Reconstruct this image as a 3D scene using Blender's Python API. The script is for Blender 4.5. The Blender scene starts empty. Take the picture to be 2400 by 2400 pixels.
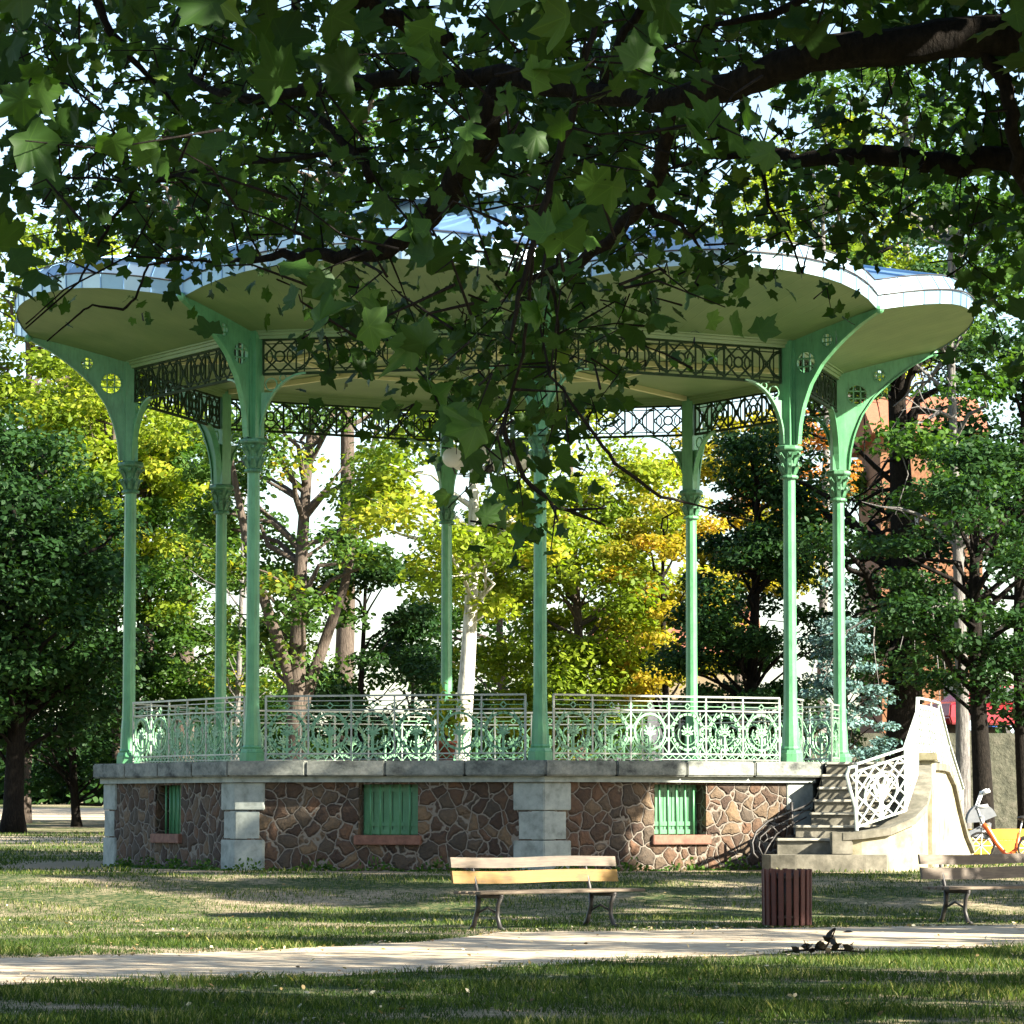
import bpy, bmesh, math, random
import numpy as np
from mathutils import Vector, Matrix
random.seed(7); rng = np.random.default_rng(7)
R_ = math.radians
scn = bpy.context.scene
C = scn.collection

# ------------------------------------------------------------------ camera, sky, sun, exposure
FPX = 8760.0; EYE = 1.5; PITCH = math.atan(685/FPX)
cam = bpy.data.cameras.new('camera'); cam.sensor_width = 36; cam.lens = FPX/2400*36
cam.clip_start = .1; cam.clip_end = 3000
co = bpy.data.objects.new('camera', cam); C.objects.link(co)
co.location = (0, 0, EYE); co.rotation_euler = (math.pi/2+PITCH, 0, 0); scn.camera = co
SUN_EL = R_(30); SUN_AZ = R_(118)            # azimuth clockwise from +Y
w = bpy.data.worlds.new('World'); scn.world = w; w.use_nodes = True
nt = w.node_tree; bg = nt.nodes['Background']
sky = nt.nodes.new('ShaderNodeTexSky'); sky.sky_type = 'NISHITA'; sky.sun_disc = False
sky.sun_elevation = SUN_EL; sky.sun_rotation = SUN_AZ; sky.air_density = 1.0; sky.dust_density = 1
nt.links.new(sky.outputs[0], bg.inputs[0]); bg.inputs[1].default_value = .065
sl = bpy.data.lights.new('sun', 'SUN'); sl.energy = 5; sl.angle = R_(.5); sl.color = (1, .93, .8)
so = bpy.data.objects.new('sun', sl); C.objects.link(so)
TS = Vector((math.sin(SUN_AZ)*math.cos(SUN_EL), math.cos(SUN_AZ)*math.cos(SUN_EL), math.sin(SUN_EL)))
so.rotation_euler = TS.to_track_quat('Z', 'Y').to_euler(); so.location = (20, 0, 30)
scn.view_settings.view_transform = 'Standard'; scn.view_settings.look = 'None'
scn.view_settings.exposure = 2.45; scn.view_settings.gamma = 1
scn.cycles.max_bounces = 4; scn.cycles.diffuse_bounces = 2; scn.cycles.glossy_bounces = 2; scn.cycles.transmission_bounces = 3

def P(x, y, d):
    """point at distance d (world Y) on the ray through photo pixel x, y"""
    f = Vector((0, math.cos(PITCH), math.sin(PITCH))); u = Vector((0, -math.sin(PITCH), math.cos(PITCH)))
    r = f + Vector((1, 0, 0))*((x-1200)/FPX) + u*((1200-y)/FPX)
    r *= d/r.y
    return Vector((r.x, r.y, r.z+EYE))
def PX(x, d): return (x-1200)/FPX*d
def sm(a, b, t):
    t = min(1, max(0, (t-a)/(b-a))); return t*t*(3-2*t)
def gz(x, y):
    z = .43*sm(49.5, 57.5, y) + .3*sm(72, 100, y) + .75*sm(95, 170, y) + 2.0*sm(170, 420, y)
    return z

# ------------------------------------------------------------------ helpers
def link(o, parent=None):
    C.objects.link(o)
    if parent is not None: o.parent = parent
    return o
def tag(o, label=None, cat=None, group=None, kind=None):
    if label: o['label'] = label
    if cat: o['category'] = cat
    if group: o['group'] = group
    if kind: o['kind'] = kind
    return o
def empty(name, loc, label, cat, group=None, rz=0):
    o = bpy.data.objects.new(name, None); o.location = loc; o.rotation_euler = (0, 0, rz); C.objects.link(o)
    o.empty_display_size = .3
    return tag(o, label, cat, group)
class MB:
    def __init__(s): s.v = []; s.f = []; s.m = []; s.cm = 0
    def add(s, vs, fs):
        n = len(s.v); s.v += [tuple(v) for v in vs]; s.f += [tuple(i+n for i in f) for f in fs]; s.m += [s.cm]*len(fs)
    def hull8(s, p):   # p: 4 bottom, 4 top
        s.add(p, [(3,2,1,0),(4,5,6,7),(0,1,5,4),(1,2,6,5),(2,3,7,6),(3,0,4,7)])
    def box(s, x0, x1, y0, y1, z0, z1):
        s.hull8([(x0,y0,z0),(x1,y0,z0),(x1,y1,z0),(x0,y1,z0),(x0,y0,z1),(x1,y0,z1),(x1,y1,z1),(x0,y1,z1)])
    def prism(s, poly, z0, z1):
        n = len(poly)
        zz0 = z0 if hasattr(z0, '__len__') else [z0]*n; zz1 = z1 if hasattr(z1, '__len__') else [z1]*n
        s.add([(p[0],p[1],a) for p, a in zip(poly, zz0)]+[(p[0],p[1],a) for p, a in zip(poly, zz1)],
              [tuple(range(n-1,-1,-1)), tuple(range(n,2*n))]+[(i,(i+1)%n,n+(i+1)%n,n+i) for i in range(n)])
    def bar(s, a, b, w, h=None, up=Vector((0,0,1))):
        a = Vector(a); b = Vector(b); h = w if h is None else h
        d = (b-a)
        if d.length < 1e-6: return
        d.normalize(); x = d.cross(up)
        if x.length < 1e-3: x = d.cross(Vector((0,1,0)))
        x.normalize(); y = x.cross(d)
        q = [x*(i*w/2)+y*(j*h/2) for i, j in ((-1,-1),(1,-1),(1,1),(-1,1))]
        s.hull8([a+k for k in q]+[b+k for k in q])
    def tube(s, pts, rad, n=6, cap=True):
        pts = [Vector(p) for p in pts]; m = len(pts)
        if not hasattr(rad, '__len__'): rad = [rad]*m
        base = len(s.v); px = None
        for i, p in enumerate(pts):
            d = (pts[min(i+1,m-1)]-pts[max(i-1,0)]).normalized()
            if px is None:
                px = d.cross(Vector((0,0,1)))
                if px.length < .05: px = d.cross(Vector((0,1,0)))
            px = (px - d*px.dot(d)).normalized(); py = d.cross(px)
            for k in range(n):
                a = 2*math.pi*k/n; s.v.append(tuple(p+(px*math.cos(a)+py*math.sin(a))*rad[i]))
        for i in range(m-1):
            for k in range(n):
                k2 = (k+1)%n
                s.f.append((base+i*n+k, base+i*n+k2, base+(i+1)*n+k2, base+(i+1)*n+k)); s.m.append(s.cm)
        if cap:
            s.f.append(tuple(base+k for k in range(n-1,-1,-1))); s.f.append(tuple(base+(m-1)*n+k for k in range(n))); s.m += [s.cm]*2
    def lathe(s, prof, n=16, c=(0,0,0)):
        base = len(s.v)
        for r, z in prof:
            for k in range(n):
                a = 2*math.pi*(k+.5)/n; s.v.append((c[0]+r*math.cos(a), c[1]+r*math.sin(a), c[2]+z))
        for i in range(len(prof)-1):
            for k in range(n):
                k2 = (k+1)%n
                s.f.append((base+i*n+k, base+i*n+k2, base+(i+1)*n+k2, base+(i+1)*n+k)); s.m.append(s.cm)
        s.f.append(tuple(base+k for k in range(n-1,-1,-1))); s.f.append(tuple(base+(len(prof)-1)*n+k for k in range(n))); s.m += [s.cm]*2
    def ball(s, c, r, n=12, m=8, sz=1):
        s.lathe([(max(1e-3, r*math.sin(math.pi*i/m)), -r*sz*math.cos(math.pi*i/m)) for i in range(m+1)], n, c)
    # planar ornament: frame F = (origin, along, normal); coordinates (s, z)
    def pbar(s, F, a, b, w, dp):
        o, u, n = F; A = o+u*a[0]+Vector((0,0,a[1])); B = o+u*b[0]+Vector((0,0,b[1]))
        s.bar(A, B, w, dp, up=n)
    def pring(s, F, c, rx, rz, w, dp, n=16, a0=0, a1=360):
        pts = [(c[0]+rx*math.cos(R_(a0+(a1-a0)*i/n)), c[1]+rz*math.sin(R_(a0+(a1-a0)*i/n))) for i in range(n+1)]
        s.pline(F, pts, w, dp)
    def pline(s, F, pts, w, dp):
        for a, b in zip(pts[:-1], pts[1:]):
            dx = b[0]-a[0]; dz = b[1]-a[1]; L = math.hypot(dx, dz)
            if L < 1e-5: continue
            e = w*.3/L; s.pbar(F, (a[0]-dx*e, a[1]-dz*e), (b[0]+dx*e, b[1]+dz*e), w, dp)
    def build(s, name, mats, parent=None, smooth=False, bevel=0):
        me = bpy.data.meshes.new(name); me.from_pydata(s.v, [], s.f)
        if not isinstance(mats, (list, tuple)): mats = [mats]
        for m in mats: me.materials.append(m)
        me.polygons.foreach_set('material_index', s.m)
        if smooth: me.polygons.foreach_set('use_smooth', [True]*len(s.f))
        me.update()
        bm = bmesh.new(); bm.from_mesh(me); bmesh.ops.recalc_face_normals(bm, faces=bm.faces)
        if bevel: bmesh.ops.bevel(bm, geom=bm.edges[:], offset=bevel, segments=2, affect='EDGES', clamp_overlap=True)
        bm.to_mesh(me); bm.free()
        return link(bpy.data.objects.new(name, me), parent)
def curve_plate(polys, thick):
    """flat plate with holes from 2D outlines -> (verts, faces)"""
    cu = bpy.data.curves.new('tmp', 'CURVE'); cu.dimensions = '2D'; cu.fill_mode = 'BOTH'; cu.extrude = thick/2
    for pl in polys:
        sp = cu.splines.new('POLY'); sp.points.add(len(pl)-1)
        for k, (x, y) in enumerate(pl): sp.points[k].co = (x, y, 0, 1)
        sp.use_cyclic_u = True
    o = bpy.data.objects.new('tmp', cu); C.objects.link(o)
    dg = bpy.context.evaluated_depsgraph_get()
    me = bpy.data.meshes.new_from_object(o.evaluated_get(dg))
    vs = [v.co.copy() for v in me.vertices]; fs = [tuple(p.vertices) for p in me.polygons]
    bpy.data.objects.remove(o); bpy.data.curves.remove(cu); bpy.data.meshes.remove(me)
    return vs, fs

# ------------------------------------------------------------------ materials
def mat(name):
    m = bpy.data.materials.new(name); m.use_nodes = True
    return m, m.node_tree.nodes, m.node_tree.links, m.node_tree.nodes['Principled BSDF']
def ramp(N, stops, interp='LINEAR'):
    r = N.new('ShaderNodeValToRGB'); cr = r.color_ramp; cr.interpolation = interp
    while len(cr.elements) < len(stops): cr.elements.new(.5)
    for e, (p, c) in zip(cr.elements, stops): e.position = p; e.color = (*c, 1)
    return r
def noise(N, L, scale, detail=6, rough=.6, coord='Object', sc=None):
    tc = N.new('ShaderNodeTexCoord'); n = N.new('ShaderNodeTexNoise')
    n.inputs['Scale'].default_value = scale; n.inputs['Detail'].default_value = detail; n.inputs['Roughness'].default_value = rough
    if sc:
        mp = N.new('ShaderNodeMapping'); mp.inputs['Scale'].default_value = sc
        L.new(tc.outputs[coord], mp.inputs[0]); L.new(mp.outputs[0], n.inputs[0])
    else: L.new(tc.outputs[coord], n.inputs[0])
    return n
def bump(N, L, src, b, strength=.3, dist=.02):
    bp = N.new('ShaderNodeBump'); bp.inputs['Strength'].default_value = strength; bp.inputs['Distance'].default_value = dist
    L.new(src, bp.inputs['Height']); L.new(bp.outputs[0], b.inputs['Normal']); return bp
def simple(name, cols, scale=4, rough=.6, metal=0, bstr=.15, bdist=.01, sc=None, spec=.5):
    m, N, L, b = mat(name); n = noise(N, L, scale, 7, .65, sc=sc)
    k = len(cols); r = ramp(N, [(.3+.4*i/max(1,k-1), c) for i, c in enumerate(cols)])
    L.new(n.outputs[0], r.inputs[0]); L.new(r.outputs[0], b.inputs[0])
    b.inputs['Roughness'].default_value = rough; b.inputs['Metallic'].default_value = metal
    b.inputs['Specular IOR Level'].default_value = spec
    if bstr: bump(N, L, n.outputs[0], b, bstr, bdist)
    return m
M = {}
def mk_paint(name, cols, rough=.4):
    m, N, L, b = mat(name); n = noise(N, L, 2.5, 7, .65); n2 = noise(N, L, 6, 8, .75, sc=(3,3,.5)); n3 = noise(N, L, 30, 5, .7)
    r = ramp(N, [(.3,cols[0]),(.5,cols[1]),(.7,cols[2])]); L.new(n.outputs[0], r.inputs[0])
    g = ramp(N, [(.3,(.35,.33,.28)),(.42,(.8,.8,.78)),(.55,(1,1,1))]); L.new(n2.outputs[0], g.inputs[0])
    mm = N.new('ShaderNodeMixRGB'); mm.blend_type = 'MULTIPLY'; mm.inputs[0].default_value = .75; L.new(r.outputs[0], mm.inputs[1]); L.new(g.outputs[0], mm.inputs[2])
    sp = ramp(N, [(.66,(0,0,0)),(.72,(1,1,1))]); L.new(n3.outputs[0], sp.inputs[0]); mx = N.new('ShaderNodeMixRGB'); L.new(sp.outputs[0], mx.inputs[0]); L.new(mm.outputs[0], mx.inputs[1]); mx.inputs[2].default_value = (.10,.06,.03,1)
    L.new(mx.outputs[0], b.inputs[0]); b.inputs['Roughness'].default_value = rough; bump(N, L, n2.outputs[0], b, .25, .006); return m
M['paint'] = mk_paint('green_paint', [(.055,.205,.09),(.078,.25,.11),(.10,.29,.135)])
M['paint_dark'] = simple('weathered_green_paint', [(.025,.07,.03),(.05,.15,.07),(.09,.24,.12)], 9, .5, bstr=.3)
M['frieze'] = simple('silhouette_frieze_iron', [(.006,.015,.006),(.012,.028,.010),(.022,.046,.017)], 9, .75, bstr=.3, spec=.15)  # green darkened so the frieze reads as a shaded silhouette
M['iron'] = simple('grey_green_ironwork', [(.08,.20,.10),(.13,.29,.15),(.22,.38,.24)], 5, .45, bstr=.2)
M['rail_top'] = simple('worn_handrail', [(.18,.2,.17),(.34,.36,.32)], 6, .4, .3)
M['sunlit_iron'] = simple('sunlit_pale_ironwork', [(.32,.37,.31),(.44,.49,.43),(.52,.55,.5)], 5, .5)  # sunlight on the stair rails is put into this pale colour
M['soffit'] = None
M['cream'] = simple('cream_green_ceiling_ribs', [(.5,.52,.26),(.6,.6,.34)], 3, .6)
M['stone'] = simple('pale_dressed_stone', [(.15,.165,.14),(.26,.285,.25),(.34,.36,.31)], 5, .85, bstr=.5, bdist=.01)
M['sill'] = simple('brown_sandstone_sill', [(.09,.04,.025),(.17,.075,.045),(.22,.11,.07)], 9, .8, bstr=.5)
M['dark'] = simple('dark_interior', [(.01,.01,.01),(.02,.02,.02)], 4, .9)
M['bark'] = simple('brown_bark', [(.03,.022,.015),(.075,.055,.04),(.12,.095,.07)], 7, .95, bstr=1, bdist=.05, sc=(4,4,.7))
M['bark_dark'] = simple('dark_bark', [(.005,.0045,.0035),(.012,.010,.008),(.022,.018,.014)], 9, .95, bstr=1, bdist=.03, sc=(3,3,1), spec=.1)
M['bark_pale'] = simple('pale_plane_bark', [(.16,.15,.11),(.45,.43,.36),(.6,.58,.5)], 4, .85, bstr=.6, bdist=.03, sc=(3,3,.8))
M['bark_grey'] = simple('grey_bark', [(.06,.055,.05),(.13,.12,.11),(.2,.19,.17)], 7, .95, bstr=1, bdist=.04, sc=(4,4,.7))
M['castiron'] = simple('black_cast_iron', [(.02,.018,.015),(.045,.04,.035)], 12, .5, .3)
M['terracotta'] = simple('terracotta', [(.28,.07,.03),(.4,.12,.05)], 6, .8)
M['globe'] = simple('frosted_globe', [(.5,.5,.45),(.6,.6,.55)], 3, .35)

def mk_soffit():
    m, N, L, b = mat('board_soffit')
    uv = N.new('ShaderNodeUVMap'); sep = N.new('ShaderNodeSeparateXYZ'); L.new(uv.outputs[0], sep.inputs[0])
    w_ = N.new('ShaderNodeMath'); w_.operation = 'FRACT'; mu = N.new('ShaderNodeMath'); mu.operation = 'MULTIPLY'; mu.inputs[1].default_value = 7
    L.new(sep.outputs[0], mu.inputs[0]); L.new(mu.outputs[0], w_.inputs[0])
    gr = ramp(N, [(0,(0,0,0)),(.06,(1,1,1)),(.94,(1,1,1)),(1,(0,0,0))]); L.new(w_.outputs[0], gr.inputs[0])
    n = noise(N, L, 1.2, 5, .6)
    r = ramp(N, [(.3,(.10,.18,.065)),(.6,(.14,.225,.085)),(.8,(.165,.245,.10))]); L.new(n.outputs[0], r.inputs[0])
    L.new(r.outputs[0], b.inputs[0]); b.inputs['Roughness'].default_value = .5
    bump(N, L, gr.outputs[0], b, .35, .012); return m
M['soffit'] = mk_soffit()
def mk_zinc(name, c):
    m, N, L, b = mat(name); n = noise(N, L, 1.5, 6, .6)
    r = ramp(N, [(.3, tuple(k*.8 for k in c)), (.7, c)]); L.new(n.outputs[0], r.inputs[0]); L.new(r.outputs[0], b.inputs[0])
    b.inputs['Metallic'].default_value = .6; b.inputs['Roughness'].default_value = .38; bump(N, L, n.outputs[0], b, .15, .02); return m
M['zinc1'] = mk_zinc('pale_zinc', (.36,.47,.52)); M['zinc2'] = mk_zinc('blue_grey_zinc', (.22,.34,.42)); M['zinc3'] = mk_zinc('bluish_zinc_sheet', (.16,.29,.46))

def mk_rubble():
    m, N, L, b = mat('rubble_stone')
    tc = N.new('ShaderNodeTexCoord'); nz = N.new('ShaderNodeTexNoise'); nz.inputs['Scale'].default_value = 3; nz.inputs['Detail'].default_value = 3
    L.new(tc.outputs['Object'], nz.inputs[0])
    mx = N.new('ShaderNodeVectorMath'); mx.operation = 'MULTIPLY_ADD'; mx.inputs[1].default_value = (.24,.24,.24)
    L.new(nz.outputs[1], mx.inputs[0]); L.new(tc.outputs['Object'], mx.inputs[2])
    v1 = N.new('ShaderNodeTexVoronoi'); v1.feature = 'DISTANCE_TO_EDGE'; v1.inputs['Scale'].default_value = 4.3
    v2 = N.new('ShaderNodeTexVoronoi'); v2.feature = 'F1'; v2.inputs['Scale'].default_value = 4.3
    L.new(mx.outputs[0], v1.inputs[0]); L.new(mx.outputs[0], v2.inputs[0])
    sep = N.new('ShaderNodeSeparateColor'); L.new(v2.outputs['Color'], sep.inputs[0])
    cr = ramp(N, [(0,(.04,.022,.012)),(.3,(.075,.046,.026)),(.5,(.125,.066,.034)),(.62,(.055,.042,.028)),(.8,(.10,.07,.042)),(1,(.16,.105,.055))]); L.new(sep.outputs[0], cr.inputs[0])
    n2 = noise(N, L, 14, 8, .7)
    mm = N.new('ShaderNodeMixRGB'); mm.blend_type = 'MULTIPLY'; mm.inputs[0].default_value = .8
    r2 = ramp(N, [(.3,(.55,.55,.55)),(.7,(1.25,1.2,1.15))]); L.new(n2.outputs[0], r2.inputs[0]); L.new(cr.outputs[0], mm.inputs[1]); L.new(r2.outputs[0], mm.inputs[2])
    mo = ramp(N, [(.0,(1,1,1)),(.02,(1,1,1)),(.05,(0,0,0))]); L.new(v1.outputs['Distance'], mo.inputs[0])
    mix = N.new('ShaderNodeMixRGB'); L.new(mo.outputs[0], mix.inputs[0]); L.new(mm.outputs[0], mix.inputs[1]); mix.inputs[2].default_value = (.185,.16,.125,1)
    L.new(mix.outputs[0], b.inputs[0]); b.inputs['Roughness'].default_value = .9
    hr = ramp(N, [(0,(.25,.25,.25)),(.05,(.2,.2,.2)),(.12,(.75,.75,.75)),(.4,(1,1,1))]); L.new(v1.outputs['Distance'], hr.inputs[0])
    ad = N.new('ShaderNodeMath'); ad.operation = 'MULTIPLY_ADD'; ad.inputs[1].default_value = .5; L.new(n2.outputs[0], ad.inputs[0]); L.new(hr.outputs[0], ad.inputs[2])
    bump(N, L, ad.outputs[0], b, 1, .09); return m
M['rubble'] = mk_rubble()
def mk_coping():
    m, N, L, b = mat('weathered_coping'); n = noise(N, L, 2.2, 8, .7, sc=(1,1,1.5)); n2 = noise(N, L, 18, 6, .7)
    r = ramp(N, [(.34,(.035,.038,.034)),(.48,(.15,.16,.135)),(.7,(.30,.30,.25))]); L.new(n.outputs[0], r.inputs[0])
    mm = N.new('ShaderNodeMixRGB'); mm.blend_type = 'MULTIPLY'; mm.inputs[0].default_value = .6
    r2 = ramp(N, [(.35,(.6,.6,.6)),(.65,(1.1,1.1,1.1))]); L.new(n2.outputs[0], r2.inputs[0]); L.new(r.outputs[0], mm.inputs[1]); L.new(r2.outputs[0], mm.inputs[2])
    L.new(mm.outputs[0], b.inputs[0]); b.inputs['Roughness'].default_value = .9; bump(N, L, n2.outputs[0], b, .5, .01); return m
M['coping'] = mk_coping()
M['stair_stone'] = simple('worn_stair_stone', [(.06,.056,.038),(.12,.11,.08),(.22,.2,.15)], 3.5, .9, bstr=.5, bdist=.02)
M['tread'] = simple('pale_lit_tread', [(.2,.19,.15),(.32,.3,.24),(.44,.42,.35)], 4, .85, bstr=.4, bdist=.01)  # paler than the step stone, painting in the lit nosing edges
M['render'] = simple('mossy_lime_render', [(.13,.11,.05),(.26,.235,.15),(.36,.34,.26)], 2.2, .9, bstr=.5, bdist=.02)
def mk_wood(name, cols):
    m, N, L, b = mat(name); n = noise(N, L, 3, 8, .7, sc=(1.2, 12, 12)); n2 = noise(N, L, 1.6, 4, .6)
    r = ramp(N, [(.3,cols[0]),(.5,cols[1]),(.72,cols[2])])
    mx = N.new('ShaderNodeMath'); mx.operation = 'MULTIPLY_ADD'; mx.inputs[1].default_value = .5
    L.new(n.outputs[0], mx.inputs[0]); s2 = N.new('ShaderNodeMath'); s2.operation = 'MULTIPLY'; s2.inputs[1].default_value = .5
    L.new(n2.outputs[0], s2.inputs[0]); L.new(s2.outputs[0], mx.inputs[2]); L.new(mx.outputs[0], r.inputs[0])
    L.new(r.outputs[0], b.inputs[0]); b.inputs['Roughness'].default_value = .65; bump(N, L, n.outputs[0], b, .5, .006); return m
M['wood_ochre'] = mk_wood('ochre_varnished_wood', [(.06,.03,.005),(.17,.09,.010),(.27,.165,.025)])
M['wood_grey'] = mk_wood('grey_weathered_wood', [(.03,.022,.014),(.09,.066,.042),(.2,.155,.10)])
M['wood_red'] = mk_wood('red_brown_bin_wood', [(.02,.004,.002),(.055,.010,.004),(.08,.018,.007)])

def mk_leaf(name, stops, trans=.45, rough=.55, vein=False, yellow=None):
    """leaf colour comes from a per-leaf random value"""
    m = bpy.data.materials.new(name); m.use_nodes = True; N = m.node_tree.nodes; L = m.node_tree.links; N.clear()
    out = N.new('ShaderNodeOutputMaterial'); at = N.new('ShaderNodeAttribute'); at.attribute_name = 'rnd'
    r = ramp(N, stops); L.new(at.outputs['Fac'], r.inputs[0]); col = r.outputs[0]
    if vein:
        av = N.new('ShaderNodeAttribute'); av.attribute_name = 'vein'
        vr = ramp(N, [(0,(1,1,1)),(.9,(1,1,1)),(.97,(1.35,1.3,1.15)),(1,(1.5,1.4,1.2))]); L.new(av.outputs['Fac'], vr.inputs[0])
        mm = N.new('ShaderNodeMixRGB'); mm.blend_type = 'MULTIPLY'; mm.inputs[0].default_value = 1; L.new(col, mm.inputs[1]); L.new(vr.outputs[0], mm.inputs[2]); col = mm.outputs[0]
    p = N.new('ShaderNodeBsdfPrincipled'); p.inputs['Roughness'].default_value = rough; p.inputs['Specular IOR Level'].default_value = .15
    L.new(col, p.inputs['Base Color'])
    t = N.new('ShaderNodeBsdfTranslucent'); tm = N.new('ShaderNodeMixRGB'); tm.blend_type = 'MULTIPLY'; tm.inputs[0].default_value = 1; tm.inputs[2].default_value = (1.5,1.6,.5,1)
    L.new(col, tm.inputs[1]); L.new(tm.outputs[0], t.inputs[0])
    ms = N.new('ShaderNodeMixShader'); ms.inputs[0].default_value = trans; L.new(p.outputs[0], ms.inputs[1]); L.new(t.outputs[0], ms.inputs[2]); L.new(ms.outputs[0], out.inputs[0])
    return m
M['l_near'] = mk_leaf('plane_leaf', [(0,(.012,.03,.005)),(.6,(.024,.058,.010)),(.93,(.045,.095,.016)),(.97,(.12,.18,.03)),(1,(.25,.22,.05))], .35, .5, vein=True)
M['l_dark'] = mk_leaf('dark_leaf', [(0,(.010,.028,.008)),(.6,(.02,.055,.014)),(1,(.04,.085,.02))], .3)
M['l_mid'] = mk_leaf('mid_green_leaf', [(0,(.02,.055,.010)),(.5,(.042,.098,.015)),(1,(.08,.145,.022))], .4)
M['l_lime'] = mk_leaf('yellow_green_leaf', [(0,(.08,.13,.012)),(.5,(.16,.22,.018)),(.85,(.27,.29,.03)),(1,(.4,.32,.03))], .45)
M['l_gold'] = mk_leaf('golden_leaf', [(0,(.09,.11,.015)),(.45,(.24,.22,.02)),(.8,(.38,.27,.025)),(1,(.42,.2,.03))], .45)
M['l_mix'] = mk_leaf('green_and_gold_leaf', [(0,(.03,.07,.015)),(.6,(.06,.12,.02)),(.85,(.13,.17,.02)),(.95,(.3,.25,.02)),(1,(.42,.27,.02))], .4)
M['l_blue'] = mk_leaf('blue_spruce_needles', [(0,(.05,.10,.09)),(.6,(.10,.18,.17)),(1,(.2,.3,.29))], .1)
M['l_orange'] = mk_leaf('rusty_leaf', [(0,(.14,.09,.02)),(.5,(.34,.15,.03)),(1,(.42,.14,.05))], .4)
M['grass'] = mk_leaf('grass_blade', [(0,(.012,.030,.008)),(.5,(.034,.066,.011)),(.85,(.085,.125,.018)),(1,(.3,.28,.12))], .35)
M['withered'] = mk_leaf('withered_dark_leaf', [(0,(.012,.010,.006)),(1,(.035,.028,.014))], .1)
M['dry'] = mk_leaf('fallen_leaf', [(0,(.12,.07,.03)),(.5,(.3,.22,.1)),(1,(.5,.46,.34))], .2)

def mk_ground():
    m, N, L, b = mat('park_ground')
    n1 = noise(N, L, .35, 6, .65, sc=(1,1,1)); n2 = noise(N, L, 9, 8, .75); n3 = noise(N, L, 60, 4, .7)
    g = ramp(N, [(.25,(.018,.032,.012)),(.48,(.036,.06,.02)),(.62,(.17,.15,.07)),(.8,(.36,.30,.17))]); L.new(n2.outputs[0], g.inputs[0])
    d = ramp(N, [(.3,(.17,.13,.08)),(.7,(.38,.31,.2))]); L.new(n2.outputs[0], d.inputs[0])
    tc = N.new('ShaderNodeTexCoord'); vd = N.new('ShaderNodeVectorMath'); vd.operation = 'DISTANCE'
    sc = N.new('ShaderNodeVectorMath'); sc.operation = 'MULTIPLY'; sc.inputs[1].default_value = (1,1,0)
    L.new(tc.outputs['Object'], sc.inputs[0]); L.new(sc.outputs[0], vd.inputs[0]); vd.inputs[1].default_value = (-.4, 66.3, 0)
    mr = N.new('ShaderNodeMapRange'); mr.inputs['From Min'].default_value = 7.5; mr.inputs['From Max'].default_value = 10.5; mr.inputs['To Min'].default_value = .30; mr.inputs['To Max'].default_value = 0
    L.new(vd.outputs['Value'], mr.inputs[0])
    a = N.new('ShaderNodeMath'); a.operation = 'ADD'; L.new(n1.outputs[0], a.inputs[0]); L.new(mr.outputs[0], a.inputs[1])
    a2 = N.new('ShaderNodeMath'); a2.operation = 'MULTIPLY_ADD'; a2.inputs[1].default_value = .25; L.new(n2.outputs[0], a2.inputs[0]); L.new(a.outputs[0], a2.inputs[2])
    mk = ramp(N, [(.58,(0,0,0)),(.74,(1,1,1))]); L.new(a2.outputs[0], mk.inputs[0])
    mix = N.new('ShaderNodeMixRGB'); L.new(mk.outputs[0], mix.inputs[0]); L.new(g.outputs[0], mix.inputs[1]); L.new(d.outputs[0], mix.inputs[2])
    L.new(mix.outputs[0], b.inputs[0]); b.inputs['Roughness'].default_value = .95; b.inputs['Specular IOR Level'].default_value = .1
    bump(N, L, n2.outputs[0], b, .8, .05); return m
M['ground'] = mk_ground()
M['path'] = simple('sandy_path', [(.24,.18,.115),(.38,.31,.21),(.5,.43,.31)], 5, .95, bstr=.4, bdist=.02, spec=.1)

# ------------------------------------------------------------------ ground, paths
def grid_sheet(name, xs, ys, zf, m):
    nx, ny = len(xs), len(ys)
    vs = [(x, y, zf(x, y)) for y in ys for x in xs]
    fs = [(j*nx+i, j*nx+i+1, (j+1)*nx+i+1, (j+1)*nx+i) for j in range(ny-1) for i in range(nx-1)]
    me = bpy.data.meshes.new(name); me.from_pydata(vs, [], fs); me.materials.append(m)
    me.polygons.foreach_set('use_smooth', [True]*len(fs)); me.update()
    o = link(bpy.data.objects.new(name, me)); o['kind'] = 'structure'; return o
xs = [-900,-400,-200,-120,-80,-50,-35]+[-25+.5*i for i in range(101)]+[35,50,80,120,200,400,900]
ys = [-300,-80,-20,0,8]+[14+.5*i for i in range(153)]+[95+5*i for i in range(20)]+[210,250,300,360,420,600,1500]
grid_sheet('ground', xs, ys, gz, M['ground'])
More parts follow.
